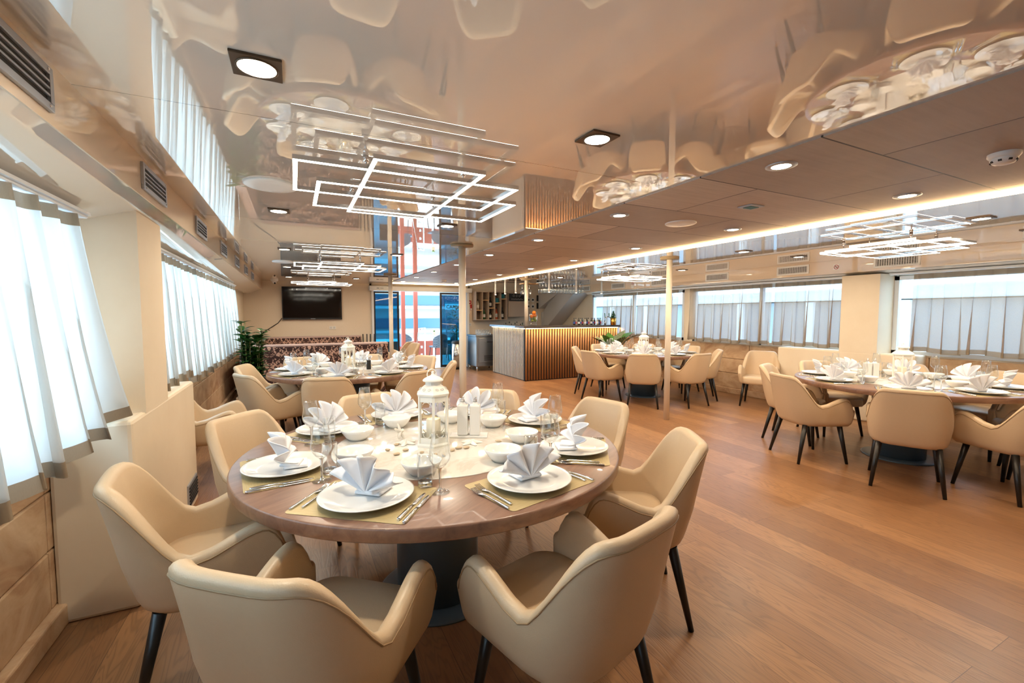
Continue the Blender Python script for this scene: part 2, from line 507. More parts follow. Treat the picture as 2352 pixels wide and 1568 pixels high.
# ------------------------------------------------------------------ room shell
HC, HP = 2.15, 2.142            # ceiling, wooden panel underside
XL, XR, YB, YF = -1.0, 7.0, -4.6, 11.2
XFL, XFR = -0.625, 6.65         # bulkhead faces
ZF = 1.965                      # bulkhead lower edge
o = B().box(((XL+XR)/2, (YB+YF)/2, -0.05), (XR-XL+0.4, YF-YB+0.4, 0.1)).build('floor', M_floor)
struct(o, 'brown oak plank floor running the length of the saloon', 'floor')
o = B().box(((XFL+XFR)/2, (YB+YF)/2, HC+0.05), (XFR-XFL+1.6, YF-YB+0.4, 0.1)).build('ceiling', M_ceil)
struct(o, 'glossy cream mirror-like ceiling', 'ceiling')
o = B().box(((XL+XR)/2, YB-0.06, 1.1), (XR-XL+0.4, 0.12, 2.2)).build('wall_back', M_cream)
struct(o, 'plain cream wall behind the viewer', 'wall')

def side_wall(side):
    s = -1 if side == 'left' else 1
    X = XL if s < 0 else XR
    b = B()
    # lower upholstered wall in three courses of large tiles
    for zz0, zz1 in ((0.10, 0.36), (0.365, 0.62), (0.625, 0.88)):
        y = YB
        while y < YF:
            y2 = min(y+2.4, YF)
            b.box((X+s*0.04, (y+y2)/2-0.003, (zz0+zz1)/2), (0.08, y2-y-0.006, zz1-zz0), bev=0.008)
            y = y2
    lo = b.build('wall_'+side, M_suede)
    struct(lo, 'tan suede tiled lower wall under the %s windows' % side, 'wall')
    b = B()
    b.box((X+s*0.14, (YB+YF)/2, 0.44), (0.1, YF-YB, 0.88))
    b.box((X+s*0.10, (YB+YF)/2, 0.89), (0.2, YF-YB, 0.02))
    b.box((X+s*0.14, (YB+YF)/2, 2.03), (0.1, YF-YB, 0.34))
    piers = ((YB, -0.9), (2.62, 3.4), (8.1, YF)) if s < 0 else ((YB, -0.7), (2.98, 3.47), (6.2, 6.42), (9.45, YF))
    for y0, y1 in piers:
        b.box((X+s*0.05, (y0+y1)/2, 1.43), (0.12, y1-y0, 1.08))
    up = b.build('upper_wall', M_cream, lo)
    b = B()
    b.box((X-s*0.012, (YB+YF)/2, 0.05), (0.05, YF-YB, 0.10), bev=0.008)
    bb = b.build('baseboard_'+side, M_suede)
    struct(bb, 'tan baseboard along the %s wall' % side, 'baseboard')
    XF = XFL if s < 0 else XFR
    b = B()
    b.box((XF+s*0.01, (YB+YF)/2, (HC+ZF)/2), (0.02, YF-YB, HC-ZF))
    f = b.build('trim_1' if s < 0 else 'trim_2', M_fascia)
    struct(f, 'glossy cream bulkhead with air vents along the %s wall' % side, 'bulkhead')
    b = B()
    xe = -0.88 if s < 0 else 6.92
    za = 1.85 if s < 0 else 1.93
    a0 = (XF+s*0.004, ZF+0.001); a1 = (xe, za)
    vs = [b.bm.verts.new(p) for p in ((a0[0], YB, a0[1]), (a0[0], YF, a0[1]), (a1[0], YF, a1[1]), (a1[0], YB, a1[1]),
                                       (a0[0]+s*0.0, YB, a0[1]+0.03), (a0[0], YF, a0[1]+0.03), (a1[0], YF, a1[1]+0.03), (a1[0], YB, a1[1]+0.03))]
    for q in ((0, 1, 2, 3), (4, 5, 6, 7), (0, 1, 5, 4), (1, 2, 6, 5), (2, 3, 7, 6), (3, 0, 4, 7)): b.bm.faces.new([vs[i] for i in q])
    sf = b.build('soffit', M_soffit, f)
    b = B()
    b.box((xe+s*0.07, (YB+YF)/2, za+0.02), (0.14, YF-YB, 0.03))
    b.build('soffit_return', M_soffit, f)
    return lo
side_wall('left'); side_wall('right')

# far wall with a door opening between x 1.72 and 4.15
b = B()
b.box(((XL+1.70)/2, YF+0.06, 1.1), (1.70-XL, 0.12, 2.2))
b.box(((4.20+XR)/2, YF+0.06, 1.1), (XR-4.20, 0.12, 2.2))
b.box((2.95, YF+0.06, 2.1), (2.6, 0.12, 0.2))
struct(b.build('wall_far', M_wallpaper), 'beige textured wall with the television and sliding doors', 'wall')

# boxed-in columns and radiator boxes, one pair on each side
def boxed(side, y0, y1, cy0, cy1):
    s = -1 if side == 'left' else 1
    xf = -0.70 if s < 0 else 6.72
    xb = XL if s < 0 else XR
    n = 3 if s < 0 else 4
    b = B()
    b.box(((xf+xb)/2, (y0+y1)/2, 0.455), (abs(xb-xf), y1-y0, 0.91), bev=0.018)
    r = b.build('trim_%d' % n, M_cream)
    struct(r, 'low cream radiator box with a floor grille by the %s windows' % side, 'radiator box')
    b = B()
    gy = y1-0.22 if s < 0 else y0+0.9
    b.box((xf-s*0.004, gy, 0.14), (0.012, 0.30, 0.16))
    g = b.build('grille_frame', M_alu, r)
    b = B()
    for k in range(6): b.box((xf-s*0.012, gy, 0.083+k*0.0225), (0.008, 0.27, 0.009))
    b.build('grille_slats', M_dark, g)
    b = B()
    # splayed column: near face runs back to the wall
    zt = 1.93
    pts = [(xf, cy0, 0.90), (xf, cy1, 0.90), (xb-s*0.02, cy1+0.02, 0.90), (xb-s*0.02, cy0-0.16 if s < 0 else cy0-0.04, 0.90)]
    if s > 0: pts = pts[::-1]
    b.poly(pts, zt-0.90)
    c = b.build('trim_%d' % (n+2), M_cream)
    struct(c, 'cream upholstered column standing on the radiator box by the %s windows' % side, 'column')
boxed('left', 2.63, 4.05, 2.86, 3.30)
boxed('right', 2.62, 4.32, 3.02, 3.46)

# wooden ceiling panel with light strip
YP0, YP1, XP0, XP1 = -4.4, 10.33, 1.98, 3.80
o = B().box(((XP0+XP1)/2, (YP0+YP1)/2, (HC+HP)/2), (XP1-XP0, YP1-YP0, HC-HP)).build('trim_7', M_ctile)
struct(o, 'brown wood-grain tiled ceiling panel with a lit edge', 'ceiling panel')
b = B()
b.box((XP1+0.012, (YP0+YP1)/2, HC-0.018), (0.02, YP1-YP0, 0.035))
b.box(((XP0+XP1)/2, YP1+0.012, HC-0.018), (XP1-XP0+0.04, 0.02, 0.035))
tag(b.build('light_strip', M_ledstrip), 'warm glowing strip along the edge of the wooden ceiling panel', 'light strip')
for (x, y, sx, sy, rot) in ((XP1+0.05, 4.4, 0.03, 11.4, (0, math.radians(-55), 0)),):
    l = D.lights.new('strip_light', 'AREA'); l.shape = 'RECTANGLE'; l.size = sx; l.size_y = sy; l.energy = 40; l.color = LAMP
    lo = D.objects.new('strip_light', l); COL.objects.link(lo); lo.location = (x, y, HP+0.005); lo.rotation_euler = rot

# windows
def window(n, X, y0, y1, s, mull=(), label=''):
    b = B(); z0, z1 = 0.90, 1.90; w = 0.05
    b.box((X, (y0+y1)/2, z0+w/2), (0.07, y1-y0, w)); b.box((X, (y0+y1)/2, z1-w/2), (0.07, y1-y0, w))
    for y in (y0+w/2, y1-w/2, *mull): b.box((X, y, (z0+z1)/2), (0.07, w, z1-z0))
    r = b.build('window_%d' % n, M_frame)
    struct(r, label, 'window')
    B().box((X+s*0.01, (y0+y1)/2, (z0+z1)/2), (0.006, y1-y0-0.06, z1-z0-0.06)).build('pane', M_pane, r)
window(1, -1.02, -0.9, 2.62, -1, (0.9,), 'white framed window behind the big sheer curtain')
window(2, -1.02, 3.4, 8.1, -1, (5.0, 6.6), 'long white framed window in the left wall beyond the column')
window(3, 7.02, -0.7, 2.98, 1, (1.2,), 'white framed window in the right wall before the column')
window(4, 7.02, 3.47, 6.2, 1, (4.8,), 'white framed window in the right wall behind the two taupe curtains')
window(5, 7.02, 6.42, 9.45, 1, (7.9,), 'white framed window beside the bar')

# ------------------------------------------------------------------ curtains
def curtain(label, X, s, y0, y1, zt, zb, folds, cm, amp=0.022, flare=0.0, group=None, sag=0.0, lean=0.03):
    r = thing('curtain', label, 'curtain', (X, (y0+y1)/2, zb), 0, group)
    rnd = random.Random(int((y0+20)*100)); ph = [rnd.uniform(-0.5, 0.5) for _ in range(folds+2)]
    yc = (y0+y1)/2; L = y1-y0
    def pt(u, v, off=0.0):
        z = zt + (zb-zt)*v
        k = u*folds; i = int(min(k, folds-1e-6)); w = ph[i]*(1-(k-i)) + ph[i+1]*(k-i)
        a = amp*(0.7+0.75*v)
        dx = a*math.sin(2*PI*k + w*v*1.6) + 0.35*a*math.sin(5.1*PI*k+w)*(1-v)
        y = y0 + L*u + 0.16*L/folds*math.sin(4*PI*k+w)*(0.35+0.65*v) + flare*(u**6)*(v**2.2) + 0.02*math.sin(2*PI*k*0.5+w)*v
        zz = z + sag*(u**5)*v + 0.012*v*math.sin(2*PI*k*0.5)
        return (-s*(lean*v) + dx - s*off, y-yc, zz-zb)
    nu, nv = folds*16, 14
    hv, bv = 0.055/(zt-zb), 1-0.055/(zt-zb)
    B().grid(lambda u, v: pt(u, hv+(bv-hv)*v), nu, nv).build('cloth', cm, r)
    B().grid(lambda u, v: pt(u, hv*v, 0.0), nu, 2).build('heading_tape', M_hem, r)
    B().grid(lambda u, v: pt(u, bv+(1-bv)*v, 0.0), nu, 2).build('hem', M_hem, r)
    return r
G = 'sheer curtains along the left windows'
curtain('wide backlit sheer curtain trailing over the cream radiator box', -0.83, -1, 0.85, 2.56, 1.825, 0.855, 11, M_cur_l, 0.045, 0.32, G, 0.09, 0.06)
curtain('backlit sheer curtain at the very start of the left window', -0.83, -1, -0.85, 0.83, 1.825, 0.855, 10, M_cur_l, 0.042, 0, G, 0, 0.06)
curtain('backlit sheer curtain just past the left column, resting on the radiator box', -0.83, -1, 3.42, 4.40, 1.83, 0.915, 8, M_cur_l, 0.0366, 0.0, G, 0, 0.04)
curtain('backlit sheer curtain midway along the long left window', -0.83, -1, 4.44, 5.58, 1.83, 0.84, 7, M_cur_l, 0.03, 0.06, G, 0, 0.05)
curtain('backlit sheer curtain beside the tall potted plant', -0.83, -1, 5.64, 8.0, 1.83, 0.84, 15, M_cur_l, 0.036, 0.0, G, 0, 0.05)
G = 'taupe curtains along the right windows'
curtain('taupe sheer curtain on the window behind the right windows table lantern', 6.87, 1, -0.5, 2.74, 1.905, 0.95, 13, M_cur_r, 0.034, 0, G)
curtain('taupe sheer curtain bunched up on the radiator box beside the right column', 6.87, 1, 3.50, 4.50, 1.905, 0.935, 6, M_cur_r, 0.034, 0, G)
curtain('taupe sheer curtain between the two right wall window posts', 6.87, 1, 4.54, 6.18, 1.905, 0.92, 9, M_cur_r, 0.034, 0, G)
curtain('taupe sheer curtain behind the bar table lantern', 6.87, 1, 6.46, 7.62, 1.905, 0.92, 7, M_cur_r, 0.032, 0, G)
curtain('taupe sheer curtain hanging next to the bar counter end', 6.87, 1, 7.66, 8.85, 1.905, 0.92, 7, M_cur_r, 0.032, 0, G)
for (X, s, y0, y1, z, lb) in ((-0.83, -1, -0.9, 2.6, 1.845, 'white curtain rail above the big sheer curtain'), (-0.83, -1, 3.4, 8.05, 1.85, 'white curtain rail above the long left window'),
                              (6.87, 1, -0.6, 2.98, 1.922, 'white curtain rail over the window before the right column'), (6.87, 1, 3.48, 9.3, 1.922, 'white curtain rail running from the right column to the bar')):
    b = B(); b.box((X, (y0+y1)/2, z), (0.05, y1-y0, 0.028), bev=0.004); b.box((X-s*0.03, (y0+y1)/2, z+0.004), (0.012, y1-y0, 0.012))
    tag(b.build('curtain_rail', M_frame), lb, 'curtain rail')
# ------------------------------------------------------------------ air vents
def vent_proto(grid):
    r = thing('air_vent', 'vent', 'air vent')
    w, h = (0.42, 0.125) if not grid else (0.47, 0.13)
    b = B(); t = 0.022
    b.box((0, 0, h/2-t/2), (w, 0.012, t), bev=0.002); b.box((0, 0, -h/2+t/2), (w, 0.012, t), bev=0.002)
    b.box((-w/2+t/2, 0, 0), (t, 0.0118, h-2*t)); b.box((w/2-t/2, 0, 0), (t, 0.0118, h-2*t))
    b.build('frame', M_alu if not grid else M_white, r)
    B().box((0, 0.004, 0), (w-2*t, 0.004, h-2*t)).build('opening', M_dark, r)
    b = B()
    if grid:
        for k in range(17): b.box((-w/2+t+(k+0.5)*(w-2*t)/17, -0.001, 0), (0.0045, 0.006, h-2*t))
        for k in range(5): b.box((0, -0.0015, -h/2+t+(k+0.5)*(h-2*t)/5), (w-2*t, 0.006, 0.0045))
    else:
        for k in range(3): b.box((0, -0.001, -h/2+t+(k+1)*(h-2*t)/4), (w-2*t, 0.008, 0.006))
    b.build('louvres', M_alu if not grid else M_white, r)
    if not grid:
        b = B()
        for sx in (-1, 1):
            for sz in (-1, 1): b.cyl((sx*(w/2-0.03), -0.0055, sz*(h/2-0.011)), (sx*(w/2-0.03), -0.0085, sz*(h/2-0.011)), 0.004, seg=8)
        b.build('screws', M_steel, r)
    return Proto(r)
P = vent_proto(False)
for i, y in enumerate((1.58, 2.86, 4.12, 5.31, 6.47, 7.62, 8.74)):
    P.put((XFL+0.006, y, 2.06), PI/2, 'grey louvred air vent, %s along the left bulkhead' % ORD[i], 'air vents on the left bulkhead')
P = vent_proto(True)
for i, y in enumerate((1.55, 2.83, 4.09, 5.40, 6.75, 8.03, 9.33)):
    P.put((XFR-0.006, y, 2.062), -PI/2, 'white grid air vent, %s along the right bulkhead' % ORD[i], 'air vents on the right bulkhead')

# ------------------------------------------------------------------ ceiling fittings
def lamp_child(name, parent, loc, energy, size, spread=160):
    l = D.lights.new(name, 'AREA'); l.shape = 'DISK'; l.size = size; l.energy = energy; l.color = LAMP; l.spread = math.radians(spread)
    o = D.objects.new(name, l); COL.objects.link(o); o.parent = parent; o.location = loc
    return o
def downlight(kind):
    r = thing('downlight', 'd', 'downlight')
    b = B()
    if kind == 'square':
        b.box((0, 0, -0.004), (0.135, 0.135, 0.008), bev=0.002); b.build('plate', M_bronze, r)
        B().lathe([(0.058, -0.008), (0.058, -0.010), (0.053, -0.011), (0.051, -0.009)], 28).build('bezel', M_bronze, r)
        B().lathe([(0.052, -0.0095), (0, -0.0095)], 28).build('lamp_lens', M_lamp, r)
        lamp_child('lamp_light', r, (0, 0, -0.016), P_DOWN, 0.08)
    else:
        b.lathe([(0.07, 0), (0.07, -0.004), (0.05, -0.007), (0.042, -0.004)], 28).build('bezel', M_alu, r)
        B().lathe([(0.043, -0.005), (0, -0.005)], 28).build('lamp_lens', M_lamp, r)
        lamp_child('lamp_light', r, (0, 0, -0.012), P_DOWN*0.45, 0.07)
    return Proto(r)
P = downlight('square')
for rn, X, ys in (('window row', -0.08, (1.56, 3.6, 5.65, 7.7, 9.75)), ('row beside the wooden panel', 1.16, (1.55, 3.58, 5.6, 7.6, 9.6))):
    for i, y in enumerate(ys):
        P.put((X, y, HC), 0, 'square black downlight with a bright lamp, %s in the ceiling %s' % (ORD[i], rn), 'square ceiling downlights')
for rn, X, ys in (('row right of the strip', 4.75, (1.5, 3.5, 5.5, 7.5)), ('row near the right bulkhead', 5.8, (1.5, 3.5, 5.4, 7.5))):
    for i, y in enumerate(ys):
        P.put((X, y, HC), 0, 'square black downlight with a bright lamp, %s in the ceiling %s' % (ORD[i], rn), 'square ceiling downlights')
P = downlight('round')
for rn, X in (('left row', 2.175), ('light-strip row', 3.41)):
    for i in range(8):
        P.put((X, 1.414+1.21*i, HP), 0, 'small round downlight, %s in the %s of the wooden panel' % (ORD[i], rn), 'round downlights in the wooden panel')

def disc(name, label, cat, loc, r, m):
    o = B().lathe([(r, 0), (r, -0.006), (r-0.008, -0.011), (r*0.5, -0.013), (0, -0.013)], 48).build(name, m, None, loc)
    return tag(o, label, cat)
disc('ceiling_speaker', 'large round grey speaker cover in the glossy ceiling beside the big chandelier', 'speaker', (-0.10, 2.92, HC), 0.14, M_plastic)
disc('ceiling_speaker', 'round speaker cover in the glossy ceiling above the sofa', 'speaker', (-0.12, 7.05, HC), 0.14, M_plastic)
disc('ceiling_speaker', 'round grey speaker cover in the wooden ceiling panel', 'speaker', (2.80, 2.63, HP), 0.12, M_plastic)
def detector(loc, label):
    r = thing('smoke_detector', label, 'smoke detector', loc)
    B().lathe([(0.055, 0), (0.056, -0.012), (0.05, -0.02), (0.045, -0.022)], 32).build('base', M_plastic, r)
    b = B().lathe([(0.046, -0.022), (0.046, -0.03), (0.036, -0.045), (0.02, -0.05), (0, -0.05)], 32); b.build('cap', M_plastic, r)
    b = B()
    for k in range(8):
        a = 2*PI*k/8
        b.box((0.041*math.cos(a), 0.041*math.sin(a), -0.036), (0.008, 0.012, 0.008), a)
    b.build('slots', M_dark, r)
detector((2.92, 0.86, HP), 'white round smoke detector on the wooden panel above the right windows table')
detector((2.88, 9.14, HP), 'white round smoke detector on the wooden panel near the sliding doors')
r = thing('ceiling_sensor', 'small square glass sensor set in the wooden ceiling panel', 'sensor', (2.80, 2.02, HP))
B().box((0, 0, -0.004), (0.13, 0.11, 0.008), bev=0.002).build('plate', M_alu, r)
B().box((0, 0, -0.009), (0.08, 0.06, 0.004)).build('lens', M_teal, r)
r = thing('security_camera', 'white dome security camera on the ceiling above the television corner', 'camera', (-0.36, 10.7, HC))
B().lathe([(0.075, 0), (0.075, -0.02), (0.06, -0.04), (0, -0.042)], 32).build('base', M_plastic, r)
B().lathe([(0, -0.09), (0.025, -0.084), (0.038, -0.065), (0.038, -0.04)], 24).build('eyeball', M_plastic, r)
B().cyl((0.005, -0.02, -0.07), (0.008, -0.042, -0.082), 0.017, seg=16).build('lens', M_dark, r)

# light-frame chandeliers
def bar_frame(x0, x1, y0, y1, z, w=0.018, h=0.022):
    b = B()
    b.box(((x0+x1)/2, y0, z), (x1-x0+w, w, h), mi=0); b.box(((x0+x1)/2, y1, z), (x1-x0+w, w, h), mi=0)
    b.box((x0, (y0+y1)/2, z), (w, y1-y0-w, h), mi=0); b.box((x1, (y0+y1)/2, z), (w, y1-y0-w, h), mi=0)
    return b
def chandelier():
    r = thing('chandelier', 'c', 'chandelier')
    for nm, q, dz in (('light_frame', (-0.58, 0.43, -0.45, 0.03), 0.0), ('light_frame', (-0.28, 0.20, -0.57, 0.46), 0.009), ('light_frame', (-0.48, 0.54, -0.20, 0.30), -0.009)):
        f = bar_frame(*q, -0.1087+dz, 0.018, 0.0026).build(nm, M_led, r)
        bar_frame(*q, -0.0985+dz, 0.022, 0.0195).build('housing', M_steel, f)
    b = B()
    for (x, y) in ((-0.28, -0.3), (0.20, -0.3), (-0.28, 0.25), (0.20, 0.25)):
        rb = B().cyl((x, y, 0), (x, y, -0.07), 0.005, seg=10); rb.cyl((x, y, 0), (x, y, -0.03), 0.013, seg=14)
        rb.build('hanger', M_steel, r)
    l = D.lights.new('frame_light', 'AREA'); l.shape = 'RECTANGLE'; l.size = 1.1; l.size_y = 1.0; l.energy = P_CHAND; l.color = (1, 0.76, 0.48)
    return Proto(r)
P = chandelier()
chl = []
for (x, y, lb) in ((0.60, 2.50, 'big glowing chandelier of overlapping light frames above the front table'),
                   (0.60, 6.45, 'glowing light-frame chandelier above the table before the sofa'),
                   (0.55, 10.0, 'glowing light-frame chandelier above the patterned sofa, close to the television'),
                   (5.33, 2.35, 'glowing light-frame chandelier above the right windows table'),
                   (5.43, 6.25, 'glowing light-frame chandelier above the table beside the bar')):
    P.put((x, y, HC), 0, lb, 'light-frame chandeliers')

# ------------------------------------------------------------------ posts
def post(x, y, label, z1=HC, z0=0.0):
    r = thing('support_post', label, 'post', (x, y, 0))
    B().cyl((0, 0, z0), (0, 0, z1-0.012), 0.038, seg=28).build('shaft', M_post, r)
    B().lathe([(0.036, -0.02), (0.12, -0.02), (0.12, 0), (0.036, 0)], 40, (0, 0, z1)).build('top_flange', M_flange, r)
post(4.46, 4.36, 'cream round post standing between the aisle and the bar table')
post(1.62, 4.50, 'cream round post at the aisle behind the front table')
post(1.62, 8.42, 'cream round post beside the patterned sofa end')
post(4.43, 8.32, 'cream round post rising from the bar counter corner', HC, 1.1705)

# ------------------------------------------------------------------ dining chairs
def chair_proto():
    r = thing('dining_chair', 'cream leather tub dining chair', 'chair')
    WX, YBK, YFR = 0.264, -0.240, 0.240
    path = []
    n_arm, n_arc = 12, 26
    for i in range(n_arm): path.append((WX, YFR + (0.0-YFR)*i/n_arm))
    for i in range(n_arc+1):
        a = PI*i/n_arc
        cx = math.copysign(abs(math.cos(a))**0.58, math.cos(a)); cy = abs(math.sin(a))**0.72
        path.append((WX*cx, YBK*cy))
    for i in range(n_arm): path.append((-WX, 0.0 + YFR*(i+1)/n_arm))
    N = len(path)
    def sm(a, b, x):
        t = min(max((x-a)/(b-a), 0), 1); return t*t*(3-2*t)
    def ztop(x, y):
        ax = abs(x)
        back = 0.832 - 0.055*(max(ax-0.17, 0)/0.09)**2*0.6 if y < -0.1 else 0.80
        arm = 0.565 + 0.070*sm(-0.06, 0.17, y) - 0.11*max((y-0.155)/0.085, 0)**2.4
        k = 1 - sm(-0.228, -0.055, y)
        return arm + (back-arm)*k
    T = 0.052
    def normal(i):
        a = path[max(i-1, 0)]; c = path[min(i+1, N-1)]
        d = Vector((c[0]-a[0], c[1]-a[1])).normalized()
        n = Vector((d.y, -d.x))
        p = Vector(path[i])
        return n if n.dot(p) > 0 or p.length < 0.01 else -n
    def section(i):
        x, y = path[i]; n = normal(i); zt = ztop(x, y)
        bk = max(0.0, min(1.0, (-y-0.0)/0.235)); lean = 0.085*bk
        def P(off, z):
            h = (z-0.355)/0.475
            sc = 0.90 + 0.10*min(1, max(h, 0)/0.35)**0.7 + 0.03*h
            return (x*sc + n.x*off, y*sc + n.y*off - lean*max(h, 0)**1.2, z)
        pts = [P(-0.045, 0.352), P(-0.016, 0.358), P(-0.004, 0.376), P(0, 0.40)]
        for k in range(1, 6): pts.append(P(0, 0.40 + (zt-T/2-0.40)*k/6))
        for k in range(0, 7):
            a = PI*k/6
            pts.append(P(-T/2 + T/2*math.cos(a), zt - T/2 + T/2*math.sin(a)*0.9))
        for k in range(1, 5): pts.append(P(-T, zt-T/2 + (0.43-(zt-T/2))*k/4))
        pts.append(P(-T, 0.37))
        return [Vector(p) for p in pts]
    secs = [section(i) for i in range(N)]
    # rounded arm fronts
    def cap(sec):
        c = sum(sec, Vector())/len(sec); out = []
        for dy, k in ((0.012, 0.93), (0.021, 0.72), (0.025, 0.4)):
            out.append([Vector((c.x+(p.x-c.x)*k, p.y+dy, c.z+(p.z-c.z)*(0.55+0.45*k))) for p in sec])
        return out
    secs = cap(secs[0])[::-1] + secs + cap(secs[-1])
    b = B()
    R = [[b.bm.verts.new(p) for p in s] for s in secs]
    m = len(R[0])
    for a, c in zip(R, R[1:]):
        for k in range(m):
            f = b.bm.faces.new([a[k], a[(k+1) % m], c[(k+1) % m], c[k]]); f.smooth = True
    for rg in (R[0], R[-1]):
        f = b.bm.faces.new(rg); f.smooth = True
    sh = b.build('shell', M_leather, r)
    pp = []
    for i in range(N):
        x, y = path[i]; n = normal(i)
        s = section(i); p = s[8]; q = s[9]
        d = (q-p).normalized() if (q-p).length > 1e-6 else Vector((0, 0, 1))
        p = q - d*0.004
        pp.append(p + Vector((n.x, n.y, 0))*0.0005)
    B().tube(pp, 0.0028, 6).build('seam', M_piping, sh)
    # seat cushion
    b = B()
    out = []
    for i in range(-10, 11):
        a = PI/2*i/10
    pts = []
    hw, yb, yf, rc = 0.214, -0.175, 0.300, 0.10
    for (cx, cy, a0) in ((hw-rc, yf-rc, 0), (-hw+rc, yf-rc, PI/2), (-hw+rc, yb+rc, PI), (hw-rc, yb+rc, 1.5*PI)):
        for k in range(7):
            a = a0 + PI/2*k/6; pts.append((cx+rc*math.cos(a), cy+rc*math.sin(a)))
    rings = []
    for (k, z) in ((0.90, 0.355), (0.985, 0.36), (1.0, 0.385), (1.0, 0.43), (0.985, 0.448), (0.93, 0.460), (0.6, 0.468), (0.25, 0.47)):
        rings.append([b.bm.verts.new((p[0]*k, 0.055+(p[1]-0.055)*k, z)) for p in pts])
    for a, c in zip(rings, rings[1:]):
        for i in range(len(pts)):
            j = (i+1) % len(pts)
            b.bm.faces.new([a[i], a[j], c[j], c[i]]).smooth = True
    b.bm.faces.new(rings[0]); b.bm.faces.new(rings[-1]).smooth = True
    b.build('seat', M_leather, r)
    for sx in (-1, 1):
        B().cyl((sx*0.222, -0.235, 0), (sx*0.180, -0.155, 0.362), 0.0125, 0.023, 14).build('leg', M_black, r)
        B().cyl((sx*0.228, 0.225, 0), (sx*0.185, 0.170, 0.362), 0.0125, 0.023, 14).build('leg', M_black, r)
    return Proto(r)
CH = chair_proto()
T1, T2, T3, T4 = (0.634, 2.155), (0.60, 5.59), (5.45, 5.88), (5.38, 2.19)
TN = {1: 'front table', 2: 'sofa-side table', 3: 'bar-side table', 4: 'right windows table'}
def seatname(t, ang):
    k = int(round((ang + (18 if t == 4 else 0))/45.0)) % 8
    win, ais = ('window', 'aisle') if t in (1, 2) else ('aisle', 'window')
    return ['%s side' % ais, '%s-side far corner' % ais, 'far side', '%s-side far corner' % win, '%s side' % win, '%s-side near corner' % win, 'near side', '%s-side near corner' % ais][k]
SEATS = {1: [-176.5, -127, -81, -31, 11, 53, 98, 139], 2: [-107, -152, -62, -17, 28, 73, 118, 163],
         3: [-133, -88, -178, 137, -43, 92, 2, 47], 4: [-155, -112, 155, 110, 66, 22, -22, -67]}
CR = {1: [0.96, 0.98, 0.97, 0.97, 1.0, 0.93, 0.93, 0.98]}
CEN = {1: T1, 2: T2, 3: T3, 4: T4}
TW = {1: {0: 4, 1: -3, 2: 6, 3: 0}}
for t in (1, 2, 3, 4):
    for i, a in enumerate(SEATS[t]):
        rr = CR.get(t, [0.93]*8)[i]
        ar = math.radians(a)
        x, y = CEN[t][0]+rr*math.cos(ar), CEN[t][1]+rr*math.sin(ar)
        rz = ar + PI/2 + math.radians(TW.get(t, {}).get(i, 0))
        CH.put((x, y, 0), rz, 'cream leather tub chair at the %s of the %s' % (seatname(t, a), TN[t]), 'cream tub dining chairs')
CH.put((-0.655, 4.44, 0), math.radians(-90), 'cream leather tub chair standing alone against the left wall past the radiator box', 'cream tub dining chairs')
CH.put((6.45, 4.42, 0), math.radians(118), 'cream leather tub chair standing alone by the suede wall under the taupe curtains', 'cream tub dining chairs')
CH.put((1.98, 9.70, 0), math.radians(60), 'cream leather tub chair next to the sofa end by the sliding doors', 'cream tub dining chairs')
CH.put((1.95, 8.98, 0), math.radians(100), 'cream leather tub chair turned sideways by the post beside the sofa', 'cream tub dining chairs')

# ------------------------------------------------------------------ tables
def table_proto():
    r = thing('round_table', 't', 'table')
    R = 0.90
    B().lathe([(0, 0.705), (R-0.012, 0.705), (R-0.004, 0.7065), (R, 0.711), (R, 0.749), (R-0.0025, 0.7535), (R-0.007, 0.755), (0.502, 0.755), (0, 0.755)], 96).build('tabletop', M_walnut, r)
    B().lathe([(0.50, 0.7552), (0.50, 0.7575), (0.495, 0.7585), (0, 0.7585)], 80).build('marble_inlay', M_marble, r)
    B().cyl((0, 0, 0.012), (0, 0, 0.705), 0.205, seg=48).build('pedestal', M_ped, r)
    B().lathe([(0, 0), (0.30, 0), (0.30, 0.008), (0.285, 0.014), (0.2, 0.016)], 56).build('base_plate', M_ped, r)
    return Proto(r)
TP = table_proto()
for t, lb in ((1, 'big round walnut table with a white marble centre under the big chandelier'), (2, 'round walnut table set for dinner in front of the patterned sofa'),
              (3, 'round walnut table set for dinner beside the slatted bar'), (4, 'round walnut table set for dinner by the right wall curtains')):
    TP.put((*CEN[t], 0), 0.6*t, lb, 'round dining tables')
ZT = 0.7555

# ------------------------------------------------------------------ tableware
def rrect(hx, hy, r, n=5):
    out = []
    for (cx, cy, a0) in ((hx-r, hy-r, 0), (-hx+r, hy-r, PI/2), (-hx+r, -hy+r, PI), (hx-r, -hy+r, 1.5*PI)):
        for k in range(n+1):
            a = a0+PI/2*k/n; out.append((cx+r*math.cos(a), cy+r*math.sin(a), 0))
    return out
b = B().poly(rrect(0.215, 0.15, 0.018), 0.0012)
P_mat = Proto(tag(b.build('placemat', M_mat), 'm', 'placemat'))
b = B().lathe([(0, 0.004), (0.085, 0.004), (0.09, 0.0), (0.10, 0.0), (0.105, 0.005), (0.15, 0.016), (0.163, 0.0215), (0.165, 0.024), (0.160, 0.0245), (0.145, 0.020), (0.11, 0.0115), (0.10, 0.010), (0, 0.010)], 64)
P_plate = Proto(tag(b.build('dinner_plate', M_porc), 'p', 'plate'))
b = B().lathe([(0, 0.003), (0.035, 0.003), (0.038, 0), (0.045, 0.0), (0.062, 0.018), (0.078, 0.042), (0.084, 0.055), (0.082, 0.0565), (0.075, 0.044), (0.058, 0.020), (0.04, 0.009), (0, 0.008)], 48)
P_bowl = Proto(tag(b.build('bowl', M_porc), 'b', 'bowl'))
